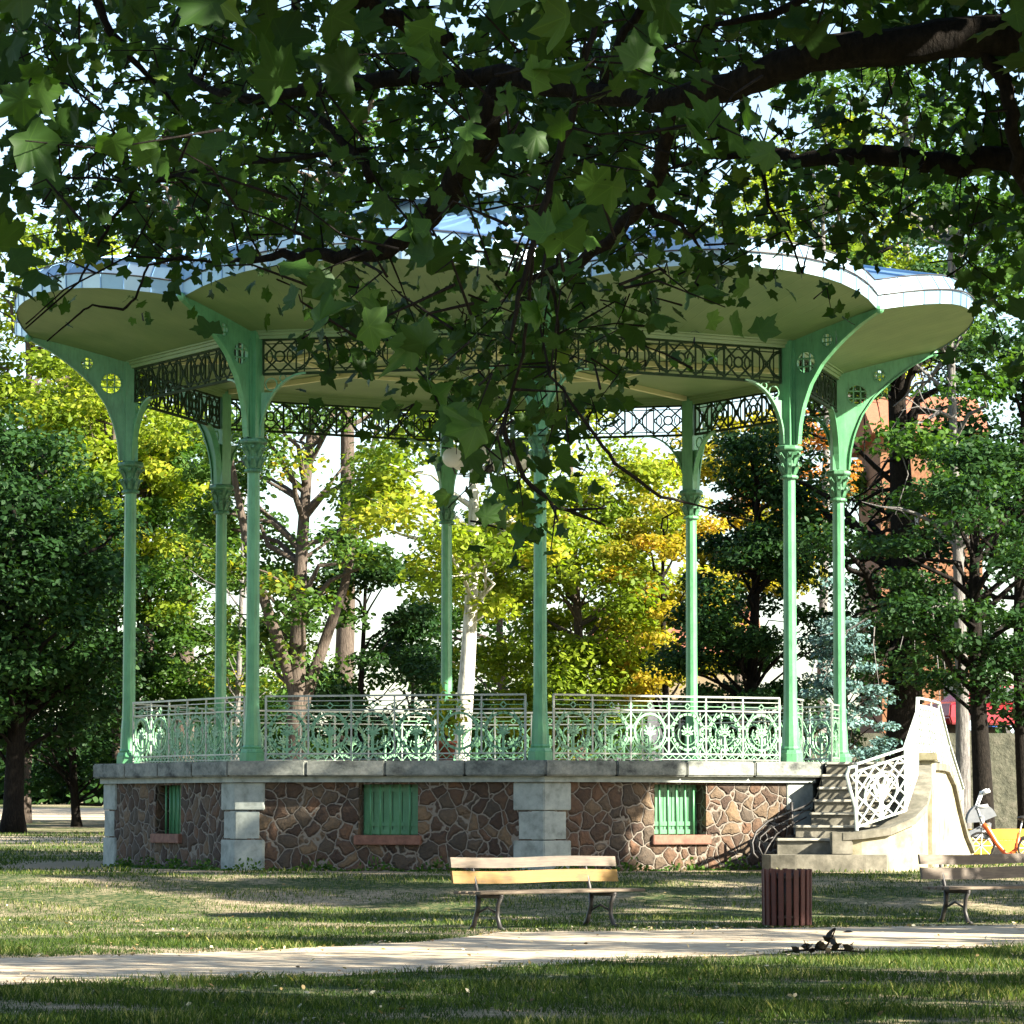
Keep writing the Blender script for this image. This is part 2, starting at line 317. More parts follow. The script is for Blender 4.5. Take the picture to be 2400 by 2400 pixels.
def strip(name, top, bot, m, n=160, amp=.12):
    """path between two edge polylines, edges ragged"""
    def edge(pl, t):
        x = pl[0][0]+(pl[-1][0]-pl[0][0])*t
        for (x0,y0),(x1,y1) in zip(pl[:-1], pl[1:]):
            if x0 <= x <= x1: return x, y0+(y1-y0)*(x-x0)/(x1-x0)
        return x, pl[-1][1]
    vs = []; fs = []; K = 14
    for i in range(n+1):
        t = i/n; a = edge(bot, t); b2 = edge(top, t)
        j1 = amp*(math.sin(i*1.3)+math.sin(i*.37+2)+rng.normal()*.6); j2 = amp*(math.sin(i*1.7+1)+math.sin(i*.29)+rng.normal()*.6)
        for k in range(K+1):
            s_ = k/K; x = a[0]+(b2[0]-a[0])*s_; y = a[1]+j1*(1-s_)+(b2[1]+j2*1-a[1])*s_
            vs.append((x, y, gz(x, y)+.008))
    for i in range(n):
        for k in range(K): q = i*(K+1)+k; fs.append((q, q+K+1, q+K+2, q+1))
    me = bpy.data.meshes.new(name); me.from_pydata(vs, [], fs); me.materials.append(m); me.update()
    o = link(bpy.data.objects.new(name, me)); o['kind'] = 'structure'; return o
PT = [(-14,31.5),(-5,36.5),(-2.6,38.6),(-.94,41),(-.1,44.0),(6.5,46.8),(16,48.3)]
PB = [(-14,27),(-4.3,31.2),(-1.5,32.7),(0,34.7),(1.7,36.8),(5.45,39.6),(16,42.5)]
strip('path', PT, PB, M['path'])
strip('far_path', [(-40,94),(30,94)], [(-40,87),(30,87)], M['path'], 60, .3)
strip('distant_path', [(-60,150),(60,150)], [(-60,122),(60,122)], M['path'], 40, .5)
def path_y(pl, x):
    for (x0,y0),(x1,y1) in zip(pl[:-1], pl[1:]):
        if x0 <= x <= x1: return y0+(y1-y0)*(x-x0)/(x1-x0)
    return pl[-1][1]

# ------------------------------------------------------------------ leaf mass builder (numpy)
HEXO = np.array([(0,-.5),(.26,-.2),(.28,.15),(0,.55),(-.28,.15),(-.26,-.2)])
def leaf_mesh(name, pos, size, nrm, m, rnd, parent=None, outline=HEXO, fold=.12, center=None):
    """every leaf: fan of the outline; arrays over leaves"""
    n = len(pos); k = len(outline)
    ref = rng.normal(size=(n,3)); nrm = nrm/np.linalg.norm(nrm, axis=1, keepdims=True)
    u = np.cross(nrm, ref); u /= np.linalg.norm(u, axis=1, keepdims=True); v = np.cross(nrm, u)
    o2 = np.asarray(outline)
    if center is None:
        ex = o2[None,:,0,None]*u[:,None,:]+o2[None,:,1,None]*v[:,None,:]
        ex = ex + np.abs(o2[None,:,0,None])*fold*2*nrm[:,None,:]
        V = pos[:,None,:]+ex*size[:,None,None]
        V = V.reshape(-1,3); loops = np.arange(n*k); nf = n; starts = np.arange(n)*k; tot = np.full(n, k); fr = rnd
    else:
        c2 = np.vstack([[center], o2]); kk = k+1
        r2 = (c2[:,0]**2+(c2[:,1])**2)
        cup = rng.uniform(-.5,.3,size=(n,1)); sxx = rng.uniform(.72,1.12,size=(n,1)); shr = rng.uniform(-.3,.3,size=(n,1)); curl = rng.normal(size=(n,1))*.35; roll = rng.normal(size=(n,1))*.5
        jit = 1+rng.normal(size=(n,kk))*.045
        X_ = c2[None,:,0]*sxx*jit+shr*c2[None,:,1]*.5; Y_ = c2[None,:,1]*jit
        Z_ = r2[None,:]*cup+curl*Y_**2*np.sign(Y_)+roll*np.abs(X_)*.6+(np.sin(np.arange(kk)*2.4)*.022)[None,:]
        ex = X_[:,:,None]*u[:,None,:]+Y_[:,:,None]*v[:,None,:]+Z_[:,:,None]*nrm[:,None,:]
        V = (pos[:,None,:]+ex*size[:,None,None]).reshape(-1,3)
        tri = np.array([(0,1+i,1+(i+1)%k) for i in range(k)]); loops = (tri[None]+ (np.arange(n)*kk)[:,None,None]).reshape(-1)
        nf = n*k; starts = np.arange(nf)*3; tot = np.full(nf,3); fr = np.repeat(rnd, k)
    me = bpy.data.meshes.new(name); me.vertices.add(len(V)); me.vertices.foreach_set('co', V.astype(np.float32).ravel())
    me.loops.add(len(loops)); me.loops.foreach_set('vertex_index', loops.astype(np.int32))
    me.polygons.add(nf); me.polygons.foreach_set('loop_start', starts.astype(np.int32)); me.polygons.foreach_set('loop_total', tot.astype(np.int32))
    a = me.attributes.new('rnd', 'FLOAT', 'FACE'); a.data.foreach_set('value', np.clip(fr,0,1).astype(np.float32))
    if center is not None:
        dist = np.linalg.norm(o2-np.array(center), axis=1); vv = np.concatenate([[1.0], np.where(TIPS, 1.0, 0.0)])
        a = me.attributes.new('vein', 'FLOAT', 'POINT'); a.data.foreach_set('value', np.tile(vv, n).astype(np.float32))
        me.polygons.foreach_set('use_smooth', [True]*nf)
    me.materials.append(m); me.update(calc_edges=True)
    return link(bpy.data.objects.new(name, me), parent)
# five-lobed leaf outline, star shaped about the stalk joint
_tips = [(-90+0,.0)]
def lobed():
    pts = []; tips = []
    lob = [(-48,.38),(-30,.52),(-10,.44),(4,.52),(20,.60),(32,.74),(42,.62),(50,.62),(62,.50),(72,.64),(80,.72),(90,.92),(100,.72),(108,.64),(118,.50),(130,.62),(138,.62),(148,.74),(160,.60),(176,.52),(190,.44),(210,.52),(228,.38),(266,.16)]
    for a, r in lob:
        pts.append((r*math.cos(R_(a)), r*math.sin(R_(a)))); tips.append(r in (.92,) or (a in (-30,32,148,210)))
    return np.array(pts)*.72, np.array(tips)
LOB, TIPS = lobed()

def foliage_clusters(centers, radii, per, flat=.55, leaf=.2, seed=0, spread=1.0):
    r = np.random.default_rng(seed); n = len(centers)*per
    ci = np.repeat(np.arange(len(centers)), per)
    d = r.normal(size=(n,3)); d *= (r.random(n)**.45/np.linalg.norm(d,axis=1))[:,None]
    d[:,2] *= flat
    pos = centers[ci]+d*radii[ci][:,None]*spread
    nr = r.normal(size=(n,3))*.6+np.array([0,0,.9])+d*.5
    sz = leaf*r.uniform(.6,1.25,n)
    cv = r.random(len(centers)); rnd = np.clip(.55*cv[ci]+.45*r.random(n)+.0, 0, 1)
    return pos, sz, nr, rnd

def tree(name, label, x, y, H, cr, cb, nleaf, mleaf, mbark, trunk_r=.25, leaf=.22, lean=(0,0), shape='oval', ncl=60, group='trees behind the bandstand', seed=1, forks=0, cat='tree', dead=0, flat=.5, limb=1.0):
    r = np.random.default_rng(seed); z0 = gz(x, y)-.1
    root = empty(name, (x, y, z0), label, cat, group)
    # trunk spine
    def spine(t): return Vector((lean[0]*t+.15*math.sin(t*5+seed)*cr*.25, lean[1]*t+.1*math.sin(t*4+seed*2)*cr*.25, H*t))
    tb = MB(); top = .88
    K = 14; pts = [spine(top*i/K) for i in range(K+1)]; pts[0].z = 0
    rad = [trunk_r*(1.35 if i == 0 else 1.0-.75*(i/K)) for i in range(K+1)]; tb.tube(pts, rad, 12)
    tb.build('trunk', mbark, root, smooth=True)
    # crown clusters
    cen = []
    while len(cen) < ncl:
        d = r.normal(size=3); d /= np.linalg.norm(d); q = r.uniform(.35,1)**.6
        t = .5+.5*d[2]*q
        if shape == 'cone': wdt = (1-t)**.75*1.05+.05
        elif shape == 'top': wdt = .55+.45*math.sin(t*math.pi)
        else: wdt = 1
        zc = cb+(H-cb)*t
        s_ = spine(zc/H)
        a = r.uniform(0, 2*math.pi)
        if shape == 'cone': hr = cr*wdt*r.uniform(.35,1)
        else: hr = cr*math.hypot(d[0],d[1])*q*wdt
        cen.append((s_.x+hr*math.cos(a), s_.y+hr*math.sin(a), zc))
    cen = np.array(cen); rad_c = r.uniform(.16,.34,len(cen))*cr*(1.0 if shape != 'cone' else .8)+.15
    # limbs
    lb = MB()
    for i, c in enumerate(cen[:int(len(cen)*.7)]):
        t0 = max(.12, min(.85, (c[2]-.35*math.hypot(c[0], c[1])-r.uniform(.2,1.0))/H)); a = spine(t0); b = Vector(c); mid = (a+b)/2+Vector((r.normal()*.1*cr, r.normal()*.1*cr, .08*cr))
        r0 = trunk_r*(.15+.2*r.random())*limb
        ps = [a.lerp(mid, k/3).lerp(mid.lerp(b, k/3), k/3) for k in range(4)]+[b]
        ps = [a, a.lerp(mid,.5)+Vector(r.normal(size=3))*.05*cr, mid, mid.lerp(b,.5)+Vector(r.normal(size=3))*.05*cr, b]
        lb.tube(ps, [r0, r0*.8, r0*.6, r0*.4, .012], 5, False)
    for i in range(forks):
        a = spine(.22+.05*i); b = a+Vector(((-1)**i*cr*.7, r.normal()*.4, H*.6)); mid = a.lerp(b,.5)+Vector(((-1)**i*cr*.05,0,-H*.04))
        lb.tube([a, a.lerp(mid,.5), mid, b], [trunk_r*.62, trunk_r*.5, trunk_r*.38, .04], 8, False)
    for i in range(dead):
        a = spine(r.uniform(.25,.85)); an = r.uniform(0, 2*math.pi); L_ = r.uniform(1, 3.2); dr = r.uniform(-.8,.5)
        ps = [a+Vector((math.cos(an)*L_*k/5, math.sin(an)*L_*k/5, dr*L_*(k/5)**1.6+.1*r.normal())) for k in range(6)]
        lb.tube(ps, [.06,.05,.04,.03,.02,.01], 5, False)
        for q in range(4):
            s_ = ps[1+q]; e = s_+Vector((r.normal()*.6, r.normal()*.6, -abs(r.normal())*.8)); lb.tube([s_, s_.lerp(e,.5)+Vector((r.normal()*.1,0,.1)), e], [.02,.014,.006], 4, False)
    if lb.v: lb.build('limbs', mbark, root, smooth=True)
    per = max(8, nleaf//len(cen))
    pos, sz, nr, rn = foliage_clusters(cen, rad_c, per, flat, leaf, seed+5)
    leaf_mesh('crown', pos, sz*.9, nr, mleaf, rn, root)
    return root

# ------------------------------------------------------------------ BANDSTAND
CX, CY, RC = -.41, 66.3, 6.35
ZG = .40; ZD = 2.20                      # ground and deck level
ANG = [-82.2+45*k for k in range(8)]     # column 0 = nearest, 1 = right of it ... counterclockwise
def oc(r, k): a = R_(ANG[k % 8]); return Vector((CX+r*math.cos(a), CY+r*math.sin(a), 0))
def side(k, r=RC):
    """frame of side k (column k to k+1): origin, along, outward normal, length"""
    a = oc(r, k); b = oc(r, k+1); u = (b-a); Ln = u.length; u.normalize(); n = Vector((u.y, -u.x, 0)); return a, u, n, Ln
band = empty('bandstand', (CX, CY, ZG), 'octagonal green iron bandstand with scalloped zinc roof on a rubble stone base', 'bandstand')
OFF = Vector((-CX, -CY, -ZG))
def bbuild(mb, name, m, parent=None, smooth=False, bevel=0):
    mb.v = [tuple(Vector(v)+OFF) for v in mb.v] if parent is None or parent.get('_w', 1) else mb.v
    return mb.build(name, m, parent or band, smooth, bevel)
RW = 6.78; STAIR_SIDE = 1                # side 1 = columns 1-2 (right)
# base walls, one per side, with cellar window
ztop = ZD-.25-.09
for k in range(8):
    a, u, n, Ln = side(k, RW-.03)
    def P3(s_, dp, z): p = a+u*s_-n*dp; return Vector((p.x, p.y, z))
    def blk(mb, s0, s1, d0, d1, z0, z1):
        q = [(s0,d0),(s1,d0),(s1,d1),(s0,d1)]; mb.hull8([P3(s_,d_,z0) for s_,d_ in q]+[P3(s_,d_,z1) for s_,d_ in q])
    wm = MB(); mid = Ln/2
    w0, w1, zb, zt = mid-.5, mid+.5, .99, 1.82
    if k != STAIR_SIDE:
        blk(wm, .2, w0, 0, .42, ZG-.3, ztop); blk(wm, w1, Ln-.2, 0, .42, ZG-.3, ztop); blk(wm, w0, w1, 0, .42, ZG-.3, zb); blk(wm, w0, w1, 0, .42, zt, ztop)
    else: blk(wm, .2, Ln-.2, 0, .42, ZG-.3, ztop)
    wall = bbuild(wm, 'base_wall', M['rubble'])
    if k != STAIR_SIDE:
        sm_ = MB(); blk(sm_, w0-.06, w1+.06, -.07, .20, zb-.14, zb+.015)
        bbuild(sm_, 'window_sill', M['sill'], band, bevel=.012)
        win = MB(); blk(win, w0, w1, .30, .34, zb, zt)      # shutter boards
        for j in range(6):
            s0 = w0+.02+j*.16; blk(win, s0+.008, s0+.152, .27, .305, zb+.02, zt-.01)
        for zz in (zb+.03, zb+.16, zt-.12): blk(win, w0+.02, w1-.02, .25, .275, zz, zz+.07)
        shutter = bbuild(win, 'window_shutter', M['paint'])
        bars = MB()
        for j in range(5):
            s_ = w0+.17+j*.165; q = P3(s_, .12, 0); bars.tube([(q.x,q.y,zb+.01),(q.x,q.y,zt)], .016, 8)
        bo = bars; bo.v = [tuple(Vector(v)+OFF) for v in bo.v]; bo.build('window_bars', M['paint'], shutter, True)
# corner piers of three courses
for k in range(8):
    c = oc(RW, k); ul = (oc(RW, k-1)-c).normalized(); ur = (oc(RW, k+1)-c).normalized()
    inn = (Vector((CX,CY,0))-c).normalized()
    pm = MB(); zs = [ZG-.3, .93, 1.40, 1.855]
    for i in range(3):
        wd = (.50,.42,.50)[i]; ofs = -.0 if i != 1 else .02
        c0 = c+inn*ofs; poly = [c0+ul*wd, c0, c0+ur*wd, c0+ur*wd+inn*.35, c0+inn*.6, c0+ul*wd+inn*.35]
        pm.prism([(p.x,p.y) for p in poly], zs[i]+(.006 if i else 0), zs[i+1]-.006)
    bbuild(pm, 'corner_pier', M['stone'], bevel=.012)
def ring_prism(mb, r0, r1, z0, z1, k0=0, k1=8):
    for k in range(k0, k1):
        q = [oc(r1,k), oc(r1,k+1), oc(r0,k+1), oc(r0,k)]
        mb.hull8([Vector((p.x,p.y,z0)) for p in q]+[Vector((p.x,p.y,z1)) for p in q])
fm = MB(); fm.prism([(oc(6.84,k).x, oc(6.84,k).y) for k in range(8)], ZD-.345, ZD-.252); bbuild(fm, 'stone_fillet', M['stone'])
for k in range(8):           # coping: slabs with open joints and rounded nose
    cpm = MB()
    a0, a1 = oc(6.97,k), oc(6.97,k+1); b0, b1 = oc(5.9,k), oc(5.9,k+1)
    nsl = 4
    for j in range(nsl):
        t0 = j/nsl+(.0014 if j else 0); t1 = (j+1)/nsl-(.0014 if j < nsl-1 else 0)
        q = [a0.lerp(a1,t0), a0.lerp(a1,t1), b0.lerp(b1,t1), b0.lerp(b1,t0)]
        cpm.hull8([Vector((p.x,p.y,ZD-.25)) for p in q]+[Vector((p.x,p.y,ZD)) for p in q])
    bbuild(cpm, 'coping', M['coping'], bevel=.022)
dk = MB(); dk.prism([(oc(5.91,k).x, oc(5.91,k).y) for k in range(8)], ZD-.2, ZD-.004); bbuild(dk, 'deck_floor', M['stair_stone'])

# columns
ZC0, ZC1 = ZD+4.76, ZD+5.30              # capital from / to
ZF0, ZF1, ZB1 = 8.56, 9.14, 9.30         # frieze bottom, frieze top, beam top
ZR = 9.68                                # rib end height
LR = 1.70                                # rib overhang
LOBE_R, LOBE_Z = 1.12, .34
def rib_curve(n=16):
    kr = [.14,.17,.24,.38,.62,.95,1.32,1.70]; kz = [ZC1+.02,7.85,8.15,8.5,8.85,9.15,9.42,9.62]
    pts = []
    for i in range(n+1):
        t = i/n*(len(kr)-1); j = min(len(kr)-2, int(t)); f = t-j; f2 = f*f*(3-2*f)*.3+f*.7
        pts.append((kr[j]+(kr[j+1]-kr[j])*f2, kz[j]+(kz[j+1]-kz[j])*f2))
    return pts
rc = rib_curve()
outer = [(.0,ZC1+.02)]+rc+[(LR,ZR+.0),(LR*.5,ZR-.18),(.0,ZB1-.02)]
holes = []
for (hr, hz, q) in ((.30,8.88,.20),(.72,9.23,.125)): holes.append([(hr+q*math.cos(-2*math.pi*i/24), hz+q*math.sin(-2*math.pi*i/24)) for i in range(24)])
plate_v, plate_f = curve_plate([outer]+holes, .035)
for k in range(8):
    c = oc(RC, k); a = R_(ANG[k]); er = Vector((math.cos(a), math.sin(a), 0)); et = Vector((-er.y, er.x, 0))
    col = MB(); z = ZD
    col.lathe([(.155,z+.20),(.165,z+.23),(.15,z+.26),(.135,z+.62),(.122,z+.75),(.113,z+1.1),(.105,ZC0-.02),(.105,ZC0)], 12, (c.x,c.y,0))
    shaft = bbuild(col, 'column', M['paint'], smooth=False)
    def sub(mb, name, m, smooth=False, bevel=0):
        mb.v = [tuple(Vector(v)+OFF) for v in mb.v]; return mb.build(name, m, shaft, smooth, bevel)
    b_ = MB(); b_.lathe([(.215,z),(.215,z+.14),(.2,z+.15),(.19,z+.2)], 8, (c.x,c.y,0)); sub(b_, 'column_base', M['paint'])
    cp = MB(); h = ZC0
    cp.lathe([(.15,h-.02),(.16,h),(.15,h+.03),(.115,h+.05),(.125,h+.2),(.13,h+.3),(.19,h+.42),(.2,h+.44)], 12, (c.x,c.y,0))
    for j in range(8):      # acanthus leaves
        aa = 2*math.pi*j/8; e = Vector((math.cos(aa), math.sin(aa), 0)); t = Vector((-e.y,e.x,0)); q = Vector((c.x,c.y,0))
        for (z0, s1) in ((h+.06,.85),(h+.24,1)):
            l = [q+e*.12+Vector((0,0,z0)), q+e*.16+Vector((0,0,z0+.1)), q+e*.235*s1+Vector((0,0,z0+.17)), q+e*.245*s1+Vector((0,0,z0+.13))]
            for p1, p2, ww in ((l[0],l[1],.07),(l[1],l[2],.06),(l[2],l[3],.04)): cp.bar(p1, p2, ww, .018, up=e)
    cp.lathe([(.24,h+.46),(.245,h+.48),(.23,h+.52),(.2,h+.535)], 8, (c.x,c.y,0)); cp.lathe([(.2,h+.43),(.24,h+.46)], 8, (c.x,c.y,0))
    sub(cp, 'capital', M['paint_dark'])
    # square post above the capital
    po = MB(); q = [c+er*.1+et*.12, c+er*.1-et*.12, c-er*.12-et*.12, c-er*.12+et*.12]
    po.hull8([Vector((p.x,p.y,ZC1)) for p in q]+[Vector((p.x,p.y,ZB1-.02)) for p in q])
    for s_ in (-1,1):
        po.bar(c+er*.12+et*s_*.03+Vector((0,0,ZC1+.01)), c+er*.12+et*s_*.03+Vector((0,0,ZF1)), .02, .05, up=er)
    sub(po, 'upper_post', M['paint'])
    # outward bracket
    br = MB()
    br.add([Vector((c.x,c.y,0))+er*(v.x+.06)+et*v.z+Vector((0,0,v.y)) for v in plate_v], plate_f)
    F = (c+er*.06, er, et)
    pts = rc
    for p1, p2 in zip(pts[:-1], pts[1:]):
        A = F[0]+er*p1[0]+Vector((0,0,p1[1])); B = F[0]+er*p2[0]+Vector((0,0,p2[1])); d = (B-A)*.03
        br.bar(A-d, B+d, .11, .03, up=et.cross((B-A).normalized()))
    for (hr, hz, q_) in ((.30,8.88,.20),(.72,9.23,.125)):
        br.pring(F, (hr,hz), q_-.01, q_-.01, .03, .05, 20)
        for o_ in (-.33,.33):
            ch = q_*.93; br.pbar(F, (hr+o_*q_, hz-ch), (hr+o_*q_, hz+ch), .022, .03); br.pbar(F, (hr-ch, hz+o_*q_), (hr+ch, hz+o_*q_), .022, .03)
    br.ball(c+er*(LR+.1)+Vector((0,0,ZR-.02)), .075, 10, 6)
    bbuild(br, 'roof_bracket', M['paint'])
# beams, friezes with spandrels
for k in range(8):
    a, u, n, Ln = side(k)
    bm_ = MB(); F = (a, u, n)
    for (z0, z1, d0, d1) in ((ZF1,ZF1+.06,-.06,.06),(ZF1+.06,ZF1+.11,-.09,.09),(ZF1+.11,ZB1,-.12,.13)):
        q = [(.08,d0),(Ln-.08,d0),(Ln-.08,d1),(.08,d1)]
        bm_.hull8([a+u*s_+n*d_+Vector((0,0,z0)) for s_,d_ in q]+[a+u*s_+n*d_+Vector((0,0,z1)) for s_,d_ in q])
    bbuild(bm_, 'beam', M['cream'] if False else M['soffit'])
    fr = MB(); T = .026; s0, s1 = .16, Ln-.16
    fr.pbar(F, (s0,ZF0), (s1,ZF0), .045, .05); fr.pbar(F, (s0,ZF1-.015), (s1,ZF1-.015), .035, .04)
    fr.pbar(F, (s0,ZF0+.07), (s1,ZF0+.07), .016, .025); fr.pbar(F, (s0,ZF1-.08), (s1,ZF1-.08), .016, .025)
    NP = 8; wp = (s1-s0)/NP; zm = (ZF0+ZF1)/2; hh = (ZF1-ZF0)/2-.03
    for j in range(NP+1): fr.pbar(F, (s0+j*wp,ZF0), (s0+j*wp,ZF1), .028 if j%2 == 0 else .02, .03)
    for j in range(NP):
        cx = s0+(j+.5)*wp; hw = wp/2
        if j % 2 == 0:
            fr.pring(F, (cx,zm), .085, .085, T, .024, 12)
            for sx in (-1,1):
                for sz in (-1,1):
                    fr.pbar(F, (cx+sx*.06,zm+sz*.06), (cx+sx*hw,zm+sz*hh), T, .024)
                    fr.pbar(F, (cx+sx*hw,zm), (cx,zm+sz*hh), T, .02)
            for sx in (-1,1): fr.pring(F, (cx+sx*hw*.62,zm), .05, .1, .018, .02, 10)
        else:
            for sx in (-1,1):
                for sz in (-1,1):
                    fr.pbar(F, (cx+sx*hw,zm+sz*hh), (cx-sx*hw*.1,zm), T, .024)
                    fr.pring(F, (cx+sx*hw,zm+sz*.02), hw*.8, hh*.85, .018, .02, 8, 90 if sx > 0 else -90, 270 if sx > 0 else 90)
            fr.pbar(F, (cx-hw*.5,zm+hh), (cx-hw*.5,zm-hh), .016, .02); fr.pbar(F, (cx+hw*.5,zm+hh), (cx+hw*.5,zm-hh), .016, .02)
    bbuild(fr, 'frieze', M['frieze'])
    for s_, sg in ((0,1),(Ln,-1)):
        sp = MB(); pts = [(s_+sg*(.12+.78*(1-math.cos(t*math.pi/2))), ZC1+.03+(ZF0-ZC1-.03)*math.sin(t*math.pi/2)) for t in [i/12 for i in range(13)]]
        for p1, p2 in zip(pts[:-1], pts[1:]):
            A = a+u*p1[0]+Vector((0,0,p1[1])); B = a+u*p2[0]+Vector((0,0,p2[1])); d = (B-A)*.03
            sp.bar(A-d, B+d, .10, .03, up=n.cross((B-A).normalized()))
        poly = [(s_+sg*.08,ZC1+.04)]+pts[:5]+[(s_+sg*.20,pts[4][1])]
        for i in range(8):
            zz = pts[4+i][1] if 4+i < 13 else ZF0
        sp.pring(F, (s_+sg*.30,ZF0-.17), .10, .10, .02, .02, 12); sp.pring(F, (s_+sg*.5,ZF0-.07), .055, .055, .016, .02, 10)
        # web of the lower spandrel
        W = [(s_+sg*.1,ZC1+.03)]+pts[:7]+[(s_+sg*.1,pts[6][1])]
        if sg < 0: W = W[::-1]
        vv = [a+u*q[0]+n*.012+Vector((0,0,q[1])) for q in W]+[a+u*q[0]-n*.012+Vector((0,0,q[1])) for q in W]; m_ = len(W)
        sp.add(vv, [tuple(range(m_)), tuple(range(2*m_-1,m_-1,-1))]+[(i,(i+1)%m_,m_+(i+1)%m_,m_+i) for i in range(m_)])
        bbuild(sp, 'spandrel', M['paint'])
# roof edge
def eave(k, t, dr=0, dz=0):
    """point of the scalloped eave of side k, t 0..1"""
    a = oc(RC+LR+.06, k); b = oc(RC+LR+.06, k+1); u = (b-a).normalized(); n = Vector((u.y,-u.x,0)); s_ = abs(2*t-1)
    q = 1-s_**2.5
    p = a.lerp(b, t)+n*(LOBE_R*q+dr*(.35+.65*q)); p.z = ZR+LOBE_Z*(1-s_**2.3)+dz; return p
NS = 20
for k in range(8):
    # soffit
    me = bpy.data.meshes.new('soffit'); vs = []; fs = []; uvs = []; KR = 8
    a, u, n, Ln = side(k)
    for i in range(NS+1):
        t = i/NS; e = eave(k, t, -.02, .0); b0 = oc(RC+.13, k).lerp(oc(RC+.13, k+1), t); b0.z = ZB1-.03
        for j in range(KR+1):
            s_ = j/KR; p = b0.lerp(e, s_); p.z = b0.z+(e.z-b0.z)*(1.15*s_-.15*s_*s_); vs.append(p+OFF); uvs.append((t*3, s_))
    for i in range(NS):
        for j in range(KR): q = i*(KR+1)+j; fs.append((q, q+1, q+KR+2, q+KR+1))
    me.from_pydata([tuple(v) for v in vs], [], fs); uv = me.uv_layers.new(name='UVMap')
    for l in me.loops: uv.data[l.index].uv = uvs[l.vertex_index]
    me.materials.append(M['soffit']); me.polygons.foreach_set('use_smooth', [True]*len(fs)); me.update()
    link(bpy.data.objects.new('soffit', me), band)
    # zinc fascia in two tiers + roof slope
    fa = MB(); NP_ = 14
    for j in range(NP_):
        t0, t1 = j/NP_, (j+1)/NP_
        fa.cm = rng.integers(0,2)
        A = [eave(k,t0,0,-.02), eave(k,t1,0,-.02), eave(k,t1,.01,.21), eave(k,t0,.01,.21)]; fa.add(A, [(0,1,2,3)])
        fa.cm = rng.integers(0,2)
        tm = .5*(t0+t1)
        A = [eave(k,t0,-.02,.235), eave(k,t1,-.02,.235), eave(k,t1,-.17,.46), eave(k,t0,-.17,.46)]; fa.add(A, [(0,1,2,3)])
        fa.cm = 0; fa.add([eave(k,t0,.01,.21), eave(k,t1,.01,.21), eave(k,t1,-.02,.235), eave(k,t0,-.02,.235)], [(0,1,2,3)])
        fa.cm = 2
        for (r0,z0,r1,z1) in ((.006,-.02,.016,.21),(-.014,.24,-.164,.46)):
            fa.bar(eave(k,t0,r0,z0), eave(k,t0,r1,z1), .018, .012, up=(eave(k,t0)-Vector((CX,CY,eave(k,t0).z))).normalized())
    fas = bbuild(fa, 'fascia', [M['zinc1'], M['zinc2'], M['zinc3']])
    gt = MB(); gt.tube([eave(k,i/NS,.035,.222) for i in range(NS+1)], .014, 6); gt.tube([eave(k,i/NS,-.16,.475) for i in range(NS+1)], .012, 6)
    gt.v = [tuple(Vector(v)+OFF) for v in gt.v]; gt.build('gutter_lip', M['castiron'], fas, True)
    rs = MB(); KR = 8; base = 0; vs = []
    prof = [(0,0),(.12,.2),(.3,.52),(.5,.85),(.7,1.18)]
    for i in range(NS+1):
        t = i/NS; e = eave(k,t,-.17,.46); q = oc(2.2,k).lerp(oc(2.2,k+1),t); q.z = ZR+.46+1.55
        for s_, _ in prof+[(1,0)]:
            p = e.lerp(q, s_); p.z = e.z+(q.z-e.z)*(s_*.85+.15*s_*s_); vs.append(p)
    m_ = len(prof)+1; fs = []
    for i in range(NS):
        for j in range(m_-1):
            rs.cm = 0; q = i*m_+j; rs.add([vs[q], vs[q+m_], vs[q+m_+1], vs[q+1]], [(0,1,2,3)])
    for i in range(0, NS+1, 2):
        for j in range(m_-1): q = i*m_+j; rs.bar(vs[q]+Vector((0,0,.015)), vs[q+1]+Vector((0,0,.015)), .03, .03)
    bbuild(rs, 'roof_slope', M['zinc3'])
lt = MB(); z = ZR+2.0
lt.prism([(oc(2.15,k).x,oc(2.15,k).y) for k in range(8)], z-.2, z+.35); bbuild(lt, 'roof_lantern', M['zinc2'])
lt = MB()
for k in range(8):
    a0, a1 = oc(2.5,k), oc(2.5,k+1); lt.add([(a0.x,a0.y,z+.35),(a1.x,a1.y,z+.35),(CX,CY,z+.95)], [(0,1,2)]); lt.add([(a0.x,a0.y,z+.35),(a1.x,a1.y,z+.35),(a1.x,a1.y,z+.29),(a0.x,a0.y,z+.29)], [(0,1,2,3)])
lt.tube([(CX,CY,z+.9),(CX,CY,z+1.5)], [.06,.015], 8); lt.ball((CX,CY,z+1.2), .12)
bbuild(lt, 'lantern_cap', M['zinc1'])
# inner ceiling
ce = MB()
for k in range(8):
    a0, a1 = oc(RC-.05,k), oc(RC-.05,k+1); ce.add([(a0.x,a0.y,ZB1-.02),(a1.x,a1.y,ZB1-.02),(CX,CY,ZB1+.28)], [(0,1,2)])
bbuild(ce, 'ceiling', M['soffit'])
for k in range(8):
    cr_ = MB(); a0 = oc(RC-.2,k); cr_.bar((a0.x,a0.y,ZB1-.05), (CX,CY,ZB1+.2), .1, .09)
    m0 = oc(RC*.55,k); m1 = oc(RC*.55,k+1); cr_.bar((m0.x,m0.y,ZB1+.07), (m1.x,m1.y,ZB1+.07), .07, .06); bbuild(cr_, 'ceiling_rib', M['cream'])
